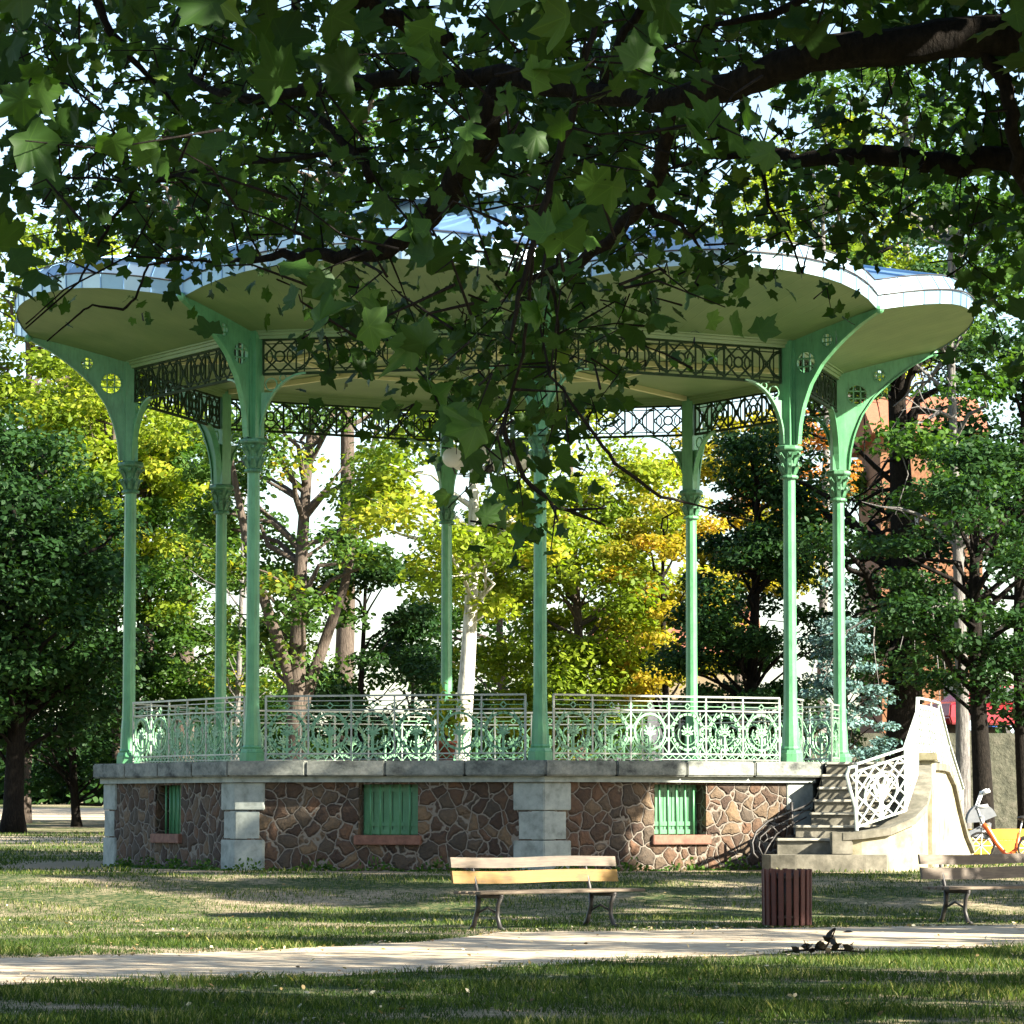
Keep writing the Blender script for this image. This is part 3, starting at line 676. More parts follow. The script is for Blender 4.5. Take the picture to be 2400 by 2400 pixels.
# railings
HT = 1.06
def rail_panel(F, w_, zb=.12, zt=.80, dp=.018):
    mb = MB(); cx = w_/2; zm = (zb+zt)/2; hh = (zt-zb)/2; hw = w_/2; T = .02
    mb.pring(F, (cx,zm+.02), hw*.80, hh*.86, .036, .026, 20)
    mb.pring(F, (cx,zm-.02), hw*.50, hh*.52, .014, .018, 14, 150, 390)
    # palmette on a stalk
    mb.pbar(F, (cx,zb), (cx,zm-.02), .034, .03)
    for ang, L_ in ((90,.19),(62,.17),(118,.17),(35,.14),(145,.14),(12,.11),(168,.11)):
        mb.pbar(F, (cx,zm-.03), (cx+L_*math.cos(R_(ang)), zm-.03+L_*math.sin(R_(ang))), .024, .02)
    mb.pring(F, (cx,zm+.02), .055, .07, .022, .026, 10)
    for sx in (-1,1):
        mb.pline(F, [(cx+sx*.02,zb+.05),(cx+sx*.12,zb+.12),(cx+sx*.2,zb+.10),(cx+sx*.19,zb+.18)], .018, .018)
        for sz in (-1,1):
            mb.pbar(F, (cx+sx*hw,zm+sz*hh*.15), (cx+sx*hw*.42,zm+sz*hh), .016, .016)
            mb.pbar(F, (cx+sx*hw,zm+sz*hh), (cx+sx*hw*.55,zm+sz*hh*.45), .016, .016)
            mb.pbar(F, (cx+sx*hw,zm-sz*hh*.45), (cx+sx*hw*.72,zm), .016, .016)
    for j in range(5):
        x0 = w_*j/5; mb.pline(F, [(x0,.04),(x0+w_/10,.105),(x0+w_/5,.04)], .012, .014)
    mb.pring(F, (cx,.90), .05, .05, .015, .02, 4); mb.pring(F, (w_-.001,.90), .036, .045, .012, .018, 10)
    mb.pbar(F, (.045,.90), (cx-.055,.90), .012, .014); mb.pbar(F, (cx+.055,.90), (w_-.045,.90), .012, .014)
    return mb
pan_cache = {}
def railing(a, b, mats, parent, n_p, name='railing', off=None, panels=True):
    """level railing from a to b (deck points)"""
    u = (b-a); Ln = u.length; u.normalize(); n = Vector((u.y,-u.x,0)); F = (a, u, n); fm = MB()
    fm.bar(a+Vector((0,0,HT)), b+Vector((0,0,HT)), .05, .03)
    for z_, w_ in ((.98,.014),(.83,.022),(.12,.024),(.03,.012)): fm.pbar(F, (0,z_), (Ln,z_), w_, .028)
    wp = Ln/n_p
    for j in range(n_p+1): fm.pbar(F, (j*wp,0 if j in (0,n_p) or j%2 == 0 else .12), (j*wp,HT), .024 if j not in (0,n_p) else .034, .024)
    r = bbuild(fm, name, mats[0])
    key = round(wp,3)
    if key not in pan_cache:
        pm = rail_panel((Vector((0,0,0)), Vector((1,0,0)), Vector((0,-1,0))), wp)
        o = pm.build('railing_panel', mats[1], r); pan_cache[key] = o.data; objs = [o]
    else: objs = [link(bpy.data.objects.new('railing_panel', pan_cache[key]), r)]
    while len(objs) < n_p: objs.append(link(bpy.data.objects.new('railing_panel', pan_cache[key]), r))
    for j, o in enumerate(objs):
        o.location = a+u*(j*wp)+OFF; o.rotation_euler = (0, 0, math.atan2(u.y,u.x))
    return r
for k in range(8):
    a, u, n, Ln = side(k); a = a+n*.02; z_ = Vector((0,0,ZD))
    if k != STAIR_SIDE: railing(a+u*.24+z_, a+u*(Ln-.24)+z_, (M['rail_top'], M['iron']), band, 6)
    else:
        railing(a+u*.24+z_, a+u*.97+z_, (M['rail_top'], M['iron']), band, 1); railing(a+u*(Ln-.97)+z_, a+u*(Ln-.24)+z_, (M['rail_top'], M['iron']), band, 1)

# hanging lamp with globes at the centre of the bandstand
zl = EYE+5.95
lamp = empty('hanging_lamp', (CX, CY, zl), 'ring of round pale globes hanging from the centre of the bandstand ceiling', 'lamp')
lm = MB(); lm.tube([(0,0,.1),(0,0,ZB1+.2-zl)], .018, 8); lm.ball((0,0,.0), .09)
for j in range(6):
    a = 2*math.pi*j/6+.3; lm.tube([(0,0,0),(.3*math.cos(a),.3*math.sin(a),-.12),(.62*math.cos(a),.62*math.sin(a),-.1),(.68*math.cos(a),.68*math.sin(a),.02)], .014, 6)
lm.build('lamp_frame', M['castiron'], lamp, True)
for j in range(6):
    a = 2*math.pi*j/6+.3; g = MB(); g.ball((.68*math.cos(a),.68*math.sin(a),.19), .18, 20, 12); g.build('globe', M['globe'], lamp, True)

# potted plant on the deck
pc = P(1046, 1778, 61.9); pt = empty('flower_pot', (pc.x, 61.6, ZD), 'terracotta pot with a yellow green plant standing on the deck behind the railing', 'flower pot')
pm = MB(); pm.lathe([(.12,0),(.17,.28),(.19,.29),(.19,.34),(.17,.34),(.15,.30)], 18); pm.build('pot', M['terracotta'], pt, True)
n_ = 260; d = rng.normal(size=(n_,3))*np.array([.14,.14,.22])+np.array([0,0,.72])
leaf_mesh('leaves', d, rng.uniform(.07,.14,n_), rng.normal(size=(n_,3)), M['l_lime'], rng.random(n_), pt)
st = MB()
for j in range(7): a = j; st.tube([(0,0,.3),(.06*math.cos(a),.06*math.sin(a),.55),(.13*math.cos(a*1.3),.13*math.sin(a),.85)], .008, 5)
st.build('stems', M['bark'], pt)

# ------------------------------------------------------------------ STAIRCASE
stair = empty('staircase', (5.8, 62.0, ZG), 'curved double stone staircase with ironwork rails coloured sunlit pale beside the bandstand', 'staircase')
SO = Vector((-5.8,-62.0,-ZG))
def sbuild(mb, name, m, parent=None, smooth=False, bevel=0):
    mb.v = [tuple(Vector(v)+SO) for v in mb.v]; return mb.build(name, m, parent or stair, smooth, bevel)
lefts = [(3.98,59.55),(4.24,60.05),(4.56,60.38),(4.84,60.72),(4.92,61.05),(5.02,61.38),(5.10,61.72),(5.2,62.05)]
rights = [(5.95,59.55),(5.3,60.05),(6.1,60.38),(6.4,60.72),(6.5,61.05),(6.6,61.38),(6.62,61.72),(6.66,62.05)]
for i in range(8):
    z1 = .70+.207*i; l, r = lefts[i], rights[i]; mb = MB()
    back = [(r[0]+.1 if i else 6.1, r[1]+.62), (l[0]+.06, l[1]+.62)]
    if i == 7: back = [(6.95,63.9),(7.2,65.6),(5.95,66.6),(5.4,63.6)]
    nose = [(l[0]+.0, l[1]+.06)] if i == 0 else []
    poly = [l, ((l[0]+r[0])/2, l[1]-(.05 if i < 7 else .02)), r]+back
    if i == 0: poly = [(3.98,59.78),(4.1,59.6),(4.5,59.52),(5.0,59.48),(5.6,59.5),(5.95,59.62),(6.1,60.4),(4.2,60.6)]
    mb.prism(poly, max(ZG-.2, z1-.62) if i < 7 else ZG-.2, z1); st_ = sbuild(mb, 'step', M['stair_stone'], bevel=.01)
    if i:
        nb = MB(); m0 = ((l[0]+r[0])/2, l[1]-(.05 if i < 7 else .02)); nb.prism([(l[0]-.0,l[1]-.045),(m0[0],m0[1]-.045),(r[0],r[1]-.045),(r[0],r[1]+.3),(l[0],l[1]+.3)], z1+.003, z1+.05); nb.v = [tuple(Vector(v)+SO) for v in nb.v]; nb.build('tread', M['tread'], st_, bevel=.012)
for i in range(7):                                   # second flight, going down behind
    z1 = 2.149-.207*(i+1); y0 = 65.6+.36*i; mb = MB(); x0 = 6.1+.12*i
    mb.prism([(x0,y0+.25),(7.35+.1*i,y0-.1),(7.45+.1*i,y0+.55),(x0+.1,y0+.9)], ZG-.2, z1); sbuild(mb, 'step', M['stair_stone'], bevel=.015)
OP = [(5.28,59.86,1.05),(5.55,59.84,1.07),(5.95,59.93,1.13),(6.3,60.18,1.30),(6.5,60.6,1.5),(6.64,61.2,1.8),(6.72,61.9,2.06),(6.82,62.8,2.2),(6.98,63.6,2.2),(7.2,64.4,2.2),(7.42,65.3,2.18),(7.62,66.1,1.95),(7.82,67.0,1.5),(8.05,68.0,1.05),(8.3,69.0,.72)]
OV = [Vector(p) for p in OP]
def offs(pts, w0, w1):
    L_ = []; Rr = []
    for i, p in enumerate(pts):
        d = pts[min(i+1,len(pts)-1)]-pts[max(i-1,0)]; d.z = 0; d.normalize(); n = Vector((d.y,-d.x,0)); L_.append(p+n*w0); Rr.append(p+n*w1)
    return L_, Rr
def ribbon(mb, pts, w0, w1, zb, zt):
    A, B = offs(pts, w0, w1)
    for i in range(len(pts)-1):
        q = [A[i],B[i],B[i+1],A[i+1]]; zz = [pts[i].z,pts[i].z,pts[i+1].z,pts[i+1].z]
        mb.hull8([Vector((p.x,p.y,zb(z_))) for p, z_ in zip(q,zz)]+[Vector((p.x,p.y,zt(z_))) for p, z_ in zip(q,zz)])
mb = MB(); ribbon(mb, OV, -.14, .14, lambda z_: ZG-.25, lambda z_: z_-.12); sbuild(mb, 'parapet_wall', M['render'])
mb = MB(); ribbon(mb, OV, -.2, .21, lambda z_: z_-.12, lambda z_: z_); sbuild(mb, 'parapet_coping', M['stair_stone'], bevel=.0)
mb = MB(); mb.box(5.08,5.42,59.66,60.02,.70,1.06); sbuild(mb, 'end_block', M['stair_stone'], bevel=.015)
mb = MB(); mb.prism([(6.55,62.6),(7.0,62.5),(7.15,63.2),(6.7,63.3)], ZG, 2.22); mb.prism([(6.5,62.5),(7.08,62.4),(7.22,63.25),(6.65,63.4)], 2.22, 2.36); sbuild(mb, 'parapet_pier', M['render'], bevel=.02)
# iron rail panels along the parapet
def sloped_panel(A, B, h=1.0, name='rail_panel', nx=4):
    u = B-A; sl = u.z; u.z = 0; Ln = u.length; u.normalize(); n = Vector((u.y,-u.x,0)); mb = MB()
    def q(s_, z_): p = A+u*(s_*Ln); return Vector((p.x,p.y,A.z+sl*s_+z_*h+.04))
    def ln(p1, p2, w_, dp=.022): mb.bar(q(*p1), q(*p2), w_, dp, up=n)
    ln((0,0),(1,0),.035); ln((0,.88),(1,.88),.03); ln((0,.0),(0,1),.035); ln((1,0),(1,1),.045); mb.bar(q(0,1), q(1,1), .06, .035)
    m_ = max(2, int(round(Ln/.2)))
    for j in range(-m_, m_):
        s0 = j/m_; s1 = s0+.88*h/Ln*.9
        a0, a1 = max(0,s0), min(1,s1)
        if a1 > a0:
            f = lambda s_: (s_-s0)/(s1-s0)*.88
            ln((a0,f(a0)),(a1,f(a1)),.026); ln((1-a0,f(a0)),(1-a1,f(a1)),.026)
    if Ln > .7:
        R2 = .3
        for i in range(18):
            t0 = 2*math.pi*i/18; t1 = 2*math.pi*(i+1)/18; ln((.5+R2/Ln*math.cos(t0),.44+R2*math.sin(t0)),(.5+R2/Ln*math.cos(t1),.44+R2*math.sin(t1)),.03,.03)
            ln((.5+.13/Ln*math.cos(t0),.52+.16*math.sin(t0)),(.5+.13/Ln*math.cos(t1),.52+.16*math.sin(t1)),.03,.03)
        ln((.5,0),(.5,.55),.07,.03)
        for ang in (40,70,110,140): ln((.5,.4),(.5+.27/Ln*math.cos(R_(ang)),.4+.3*math.sin(R_(ang))),.04,.028)
    return sbuild(mb, name, M['sunlit_iron'])
RPt = [Vector(p) for p in [(5.5,59.83,1.10),(6.32,60.2,1.36),(6.66,61.5,1.96),(6.82,62.85,2.24),(7.22,64.45,2.24),(7.46,65.4,2.22),(7.82,67.0,1.53),(8.3,69.0,.75)]]
for p, q in zip(RPt[:-1], RPt[1:]): sloped_panel(p, q, 1.0)
mb = MB(); A = RPt[0]                            # newel with curved scroll end
mb.tube([A+Vector((-.02,0,1.0)),A+Vector((-.12,-.02,.98)),A+Vector((-.16,-.02,.86)),A+Vector((-.10,0,.62)),A+Vector((-.02,0,.35)),A+Vector((.0,0,-.02))], .03, 8)
mb.tube([A+Vector((-.02,0,.9)),A+Vector((-.08,0,.84)),A+Vector((-.03,0,.76)),A+Vector((.03,0,.82))], .018, 6); sbuild(mb, 'scroll_newel', M['sunlit_iron'])
# inner handrail with scroll
mb = MB()
def T(pl, r): mb.tube([P(*p) for p in pl], r, 8)
T([(1928,1822,62.0),(1915,1868,61.5),(1890,1888,61.2),(1855,1902,60.8),(1800,1925,60.3),(1772,1950,60.05),(1763,1975,59.95),(1766,2000,59.9),(1782,2018,59.9)], .018)
T([(1900,1893,61.2),(1855,1918,60.8),(1805,1942,60.3),(1782,1962,60.05),(1778,1985,59.95),(1792,2014,59.9)], .014)
T([(1890,1915,61.0),(1855,1932,60.8),(1820,1955,60.3),(1800,1985,60.0),(1784,2018,59.9)], .014)
T([(1855,1880,60.8),(1857,1962,60.8)], .026); T([(1845,1962,60.8),(1870,1958,60.8)], .03)
T([(1822,1950,60.3),(1808,1935,60.3),(1793,1950,60.3),(1800,1968,60.2),(1812,1962,60.2)], .014); T([(1775,1965,60),(1790,1975,60),(1800,1965,60)], .012)
sbuild(mb, 'inner_handrail', M['castiron'], smooth=True)

# ------------------------------------------------------------------ BENCHES, BIN
def make_bench(loc, rz, label, wood_a, wood_b, seatm, bow=.03):
    """origin under the seat; x along the bench, sitter faces -y"""
    b = empty('park_bench', loc, label, 'bench', 'slatted benches along the path', rz); L2 = 1.36
    for nm, (yc, zc, t, h, tilt, m) in {'backrest_top_board': (.30,.80,.035,.125,.18,wood_a), 'backrest_lower_board': (.265,.625,.035,.15,.18,wood_b)}.items():
        mb = MB(); K = 10
        for i in range(K):
            xa, xb = -L2+2*L2*i/K, -L2+2*L2*(i+1)/K
            def sec(x):
                y = yc-bow*(x/L2)**2*0; s_ = math.sin(tilt)*h/2; c_ = math.cos(tilt)*h/2; tt = t/2; dz = .008*math.sin(x*3)
                return [(x,y-s_-tt,zc-c_+dz),(x,y-s_+tt,zc-c_+dz),(x,y+s_+tt,zc+c_+dz),(x,y+s_-tt,zc+c_+dz)]
            A, B = sec(xa), sec(xb)
            mb.hull8([A[0],B[0],B[1],A[1],A[3],B[3],B[2],A[2]])
        bm = mb.build(nm, m, b)
    for j, yy in enumerate((-.2,-.07,.06,.19)):
        mb = MB(); mb.box(-L2,L2,yy-.055,yy+.055,.43-.0*j,.465); mb.build('seat_slat', seatm, b, bevel=.008)
    for sx in (-1.0,.86):
        mb = MB()
        mb.tube([(sx,-.27,0),(sx,-.2,.03),(sx,-.15,.16),(sx,-.16,.3),(sx,-.22,.405)], [.03,.028,.026,.026,.03], 8)     # curved front leg
        mb.tube([(sx,.33,0),(sx,.27,.06),(sx,.2,.25),(sx,.19,.41)], [.03,.03,.03,.034], 8)
        mb.tube([(sx,-.24,.405),(sx,.2,.405),(sx,.23,.5),(sx,.285,.68),(sx,.325,.84)], [.026,.028,.024,.022,.018], 8)
        mb.tube([(sx,-.14,.2),(sx,.03,.27),(sx,.2,.2)], .014, 6)
        mb.build('iron_leg', M['castiron'], b, True)
    return b
d1 = 45.6; p = P(1305, 2172, d1)
make_bench((PX(1290,d1), d1, 0), R_(42), 'slatted park bench with sunlit ochre backrest in front of the bandstand', M['wood_grey'], M['wood_ochre'], M['wood_grey'])
d2 = 48.0; make_bench((PX(2372,d2), d2, 0), R_(36), 'dark weathered park bench cut off by the right edge of the view', M['wood_grey'], M['wood_grey'], M['wood_grey'])
bn = empty('litter_bin', (PX(1841,45.9), 45.9, 0), 'round litter bin of upright reddish brown wooden slats beside the path', 'litter bin')
for j in range(20):
    a = 2*math.pi*j/20; mb = MB(); e = Vector((math.cos(a), math.sin(a), 0)); t = Vector((-e.y,e.x,0)); q = e*.29
    mb.bar(q+Vector((0,0,.03)), q*1.02+Vector((0,0,.71+.006*math.sin(j*3))), .066, .026, up=e); mb.build('slat', M['wood_red'], bn, bevel=.005)
mb = MB(); mb.lathe([(.24,.03),(.255,.66),(.25,.66),(.235,.05)], 24); mb.build('liner', M['castiron'], bn, True)
for zz in (.12,.6):
    mb = MB(); mb.lathe([(.262,zz),(.278,zz),(.278,zz+.03),(.262,zz+.03)], 24); mb.build('hoop', M['castiron'], bn)

# ------------------------------------------------------------------ background buildings, walls, vehicles
M['plaster'] = simple('beige_plaster', [(.2,.155,.09),(.25,.2,.125)], 2, .9)
M['roof_tile'] = simple('clay_roof', [(.2,.07,.04),(.34,.13,.07)], 12, .9, bstr=.5)
M['shut_grey'] = simple('grey_shutter', [(.09,.09,.1),(.15,.15,.17)], 8, .6)
M['glass'] = simple('dark_window_glass', [(.02,.025,.03),(.03,.035,.04)], 2, .08)
M['brick'] = simple('orange_brick', [(.12,.045,.022),(.2,.09,.04),(.26,.14,.07)], 8, .9, bstr=.4)
hd = 118.0; z0 = gz(4,hd); hx = PX(1590,hd)
hs = empty('house', (hx, hd, z0), 'low beige plastered house with grey shutters glimpsed between the trees', 'house')
wm = MB(); wm.box(-2.3,2.3,0,6,-.3,5.3); wm.build('wall', M['plaster'], hs)
rm = MB(); rm.add([(-2.7,-.5,5.3),(2.7,-.5,5.3),(2.7,6.5,5.3),(-2.7,6.5,5.3),(-2.7,3,7.0),(2.7,3,7.0)], [(0,1,5,4),(1,2,5),(2,3,4,5),(3,0,4),(0,3,2,1)]); rm.build('roof', M['roof_tile'], hs)
for xx in (-1.4,.1,1.25):
    g = MB(); g.box(xx-.4,xx+.4,-.03,-.004,1.6,3.9); wo = g.build('window', M['glass'], hs)
    g = MB()
    for s_ in (-1,1): g.box(xx+s_*.4-(.36 if s_<0 else -.02),xx+s_*.4+(.36 if s_>0 else -.02),-.07,-.035,1.55,3.95)
    g.build('shutters', M['shut_grey'], wo)
hd = 125.0; hx = PX(2130,hd); hb = empty('brick_house', (hx+1.0, hd, gz(5,hd)), 'tall orange brick house half hidden behind the dark trunks on the right', 'house')
wm = MB(); wm.box(-1.9,1.5,0,8,-.3,12.9); wm.build('wall', M['brick'], hb)
rm = MB(); rm.add([(-2.2,-.5,12.9),(1.8,-.5,12.9),(1.8,8.5,12.9),(-2.2,8.5,12.9),(-2.2,4,14.6),(1.8,4,14.6)], [(0,1,5,4),(1,2,5),(2,3,4,5),(3,0,4),(0,3,2,1)]); rm.build('roof', M['roof_tile'], hb)
for xx in (-1.1,.6):
    for zz in (3,6.2,9.4): g = MB(); g.box(xx-.45,xx+.45,-.05,-.004,zz,zz+1.6); g.build('window', M['glass'], hb)
# terrace with a retaining wall on the right
M['wall_dark'] = simple('mossy_dark_masonry', [(.03,.032,.02),(.07,.07,.045),(.12,.11,.08)], 3.5, .95, bstr=1, bdist=.08)
TY, TZ = 100.0, 3.35
tw = MB(); K = 40
for i in range(K):
    xa, xb = 8.0+i*1.0, 9.0+i*1.0
    tw.hull8([(xa,TY,0),(xb,TY,0),(xb,TY+.7,0),(xa,TY+.7,0),(xa,TY+.25,TZ+.05),(xb,TY+.25,TZ+.05),(xb,TY+.7,TZ+.05),(xa,TY+.7,TZ+.05)])
tag(tw.build('retaining_wall', M['wall_dark']), 'long dark mossy retaining wall holding up the street on the right', 'wall')
tg = MB(); tg.box(8.0,70,TY+.7,190,0,TZ); o = tg.build('terrace', M['ground']); o['kind'] = 'structure'
def car(x, y, z, rz, label, paint):
    c = empty('parked_car', (x,y,z), label, 'car', 'cars parked on the street above the wall', rz)
    prof = [(-2.0,.35),(-2.05,.7),(-1.95,.88),(-1.1,.98),(-.45,1.42),(.9,1.46),(1.6,1.0),(2.0,.92),(2.05,.55),(1.98,.35)]
    mb = MB(); n = len(prof); V = []; ins = lambda z_: .84 if z_ < 1.0 else .66
    for s_ in (-1,1): V += [(px, s_*ins(pz), pz) for px, pz in prof]
    mb.add(V, [tuple(range(n)), tuple(range(2*n-1,n-1,-1))]+[(i,n+i,n+(i+1)%n,(i+1)%n) for i in range(n)]); mb.build('body', paint, c, bevel=.04)
    mb = MB()
    for s_ in (-1,1): mb.add([(-.95,s_*.80,1.0),(-.42,s_*.70,1.36),(.85,s_*.70,1.39),(1.4,s_*.80,1.02)], [(0,1,2,3)])
    mb.add([(-1.10,-.66,1.02),(-1.10,.66,1.02),(-.5,.58,1.42),(-.5,-.58,1.42)], [(0,1,2,3)]); mb.build('windows', M['glass'], c)
    for wx in (-1.25,1.3):
        for s_ in (-1,1):
            mb = MB(); mb.tube([(wx,s_*.68,.32),(wx,s_*.88,.32)], .32, 20); wh = mb.build('wheel', M['castiron'], c)
            mb = MB(); mb.tube([(wx,s_*.87,.32),(wx,s_*.895,.32)], .19, 16); mb.build('rim', M['zinc1'], wh)
    for s_ in (-1,1): mb = MB(); mb.ball((-2.0,s_*.6,.72), .11, 10, 6); mb.build('headlight', M['globe'], c)
    return c
car(PX(2425,108), 108, TZ, R_(25), 'blue car parked above the wall at the right edge', simple('blue_car_paint', [(.03,.12,.45),(.04,.14,.5)], 2, .2, .2, bstr=0))
car(PX(2352,104), 104.5, TZ-.35+.35, R_(200), 'dark red car parked above the wall in front of the blue one', simple('red_car_paint', [(.2,.01,.02),(.28,.02,.03)], 2, .2, .2, bstr=0))
# playground things behind the right bench
M['orange'] = simple('orange_paint', [(.5,.08,.015),(.6,.1,.02)], 3, .35, bstr=0); M['yellow'] = simple('yellow_paint', [(.55,.36,.03),(.6,.42,.05)], 3, .45, bstr=0); M['white'] = simple('white_metal', [(.6,.6,.6),(.7,.7,.7)], 3, .35, bstr=0)
M['grey_fabric'] = simple('grey_fabric', [(.14,.15,.16),(.2,.21,.22)], 9, .9)
dd = 73.0
tr = empty('tricycle', (PX(2345,dd), dd, gz(8,dd)), 'childs tricycle with a curved orange frame standing behind the right bench', 'tricycle')
mb = MB(); sx = 1/120
mb.tube([(-.38,0,.68),(-.3,0,.62),(-.12,0,.32),(.05,0,.12),(.15,0,.1),(.27,0,.2),(.33,0,.52)], [.05,.06,.05,.045,.045,.04,.035], 10); mb.build('frame', M['orange'], tr, True)
mb = MB(); mb.tube([(.33,0,.5),(.40,0,.78)], .015, 8); mb.build('seat_post', M['white'], tr, True)
mb = MB(); mb.ball((.42,0,.80), .14, 14, 8, .35); mb.build('saddle', M['castiron'], tr, True)
for (wx, wy, wr) in ((.5,-.22,.22),(.5,.22,.22),(-.42,0,.26)):
    mb = MB(); pts = [(wx+wr*math.cos(2*math.pi*i/20), wy, wr+wr*math.sin(2*math.pi*i/20)) for i in range(21)]; mb.tube(pts, .025, 6, False); wh = mb.build('wheel', M['castiron'], tr, True)
    mb = MB()
    for i in range(4): a = math.pi*i/4; mb.tube([(wx-wr*math.cos(a),wy,wr-wr*math.sin(a)),(wx+wr*math.cos(a),wy,wr+wr*math.sin(a))], .007, 4)
    mb.build('spokes', M['white'], wh)
mb = MB(); mb.tube([(-.42,0,.26),(-.36,0,.8)], .016, 8); mb.tube([(-.42,-.2,.84),(-.36,0,.8),(-.42,.2,.84)], .016, 8); mb.build('handlebar', M['white'], tr, True)
ds = 74.5; stx = PX(2290,ds)
sr = empty('pushchair', (stx, ds, gz(8,ds)), 'grey pushchair with white handles beside the staircase foot', 'pushchair')
mb = MB(); hood = [(.05,0,.72)]+[(.05+.30*math.cos(R_(q)),0,.72+.34*math.sin(R_(q))) for q in range(20,200,15)]
mb.add([(q[0],-.2,q[2]) for q in hood]+[(q[0],.2,q[2]) for q in hood], [tuple(range(len(hood))),tuple(range(2*len(hood)-1,len(hood)-1,-1))]+[(i,(i+1)%len(hood),len(hood)+(i+1)%len(hood),len(hood)+i) for i in range(len(hood))]); mb.build('hood', M['grey_fabric'], sr)
mb = MB(); mb.hull8([(-.3,-.18,.42),(.2,-.18,.36),(.2,.18,.36),(-.3,.18,.42),(-.28,-.18,.5),(.24,-.18,.72),(.24,.18,.72),(-.28,.18,.5)]); mb.build('seat', M['grey_fabric'], sr, False, .03)
mb = MB()
for s_ in (-.2,.2): mb.tube([(.38,s_,.12),(.1,s_,.55),(-.05,s_,1.0),(.06,s_,1.28)], .018, 6); mb.tube([(-.3,s_,.12),(.15,s_,.6)], .016, 6)
mb.tube([(.06,-.2,1.28),(.06,.2,1.28)], .025, 6); mb.tube([(.06,-.2,1.28),(.2,-.2,1.34)],.04,8); mb.tube([(.06,.2,1.28),(.2,.2,1.34)],.04,8); mb.tube([(-.05,-.2,1.0),(.16,-.2,1.04)],.03,8); mb.build('handle_frame', M['white'], sr, True)
for wx in (.38,-.3):
    for s_ in (-.2,.2): mb = MB(); mb.tube([(wx,s_-.02,.12),(wx,s_+.02,.12)], .12, 16); mb.build('wheel', M['castiron'], sr)
yb = empty('yellow_sandpit', (PX(2420,78), 78, gz(10,78)), 'low yellow boarded play box behind the tricycle', 'play box')
for (a0,a1,b0,b1) in ((-1.4,1.4,-.6,-.52),(-1.4,1.4,.52,.6),(-1.4,-1.32,-.52,.52),(1.32,1.4,-.52,.52)):
    mb = MB(); mb.box(a0,a1,b0,b1,0,.28); mb.box(a0,a1,b0,b1,.30,.52); mb.build('side_board', M['yellow'], yb, bevel=.01)

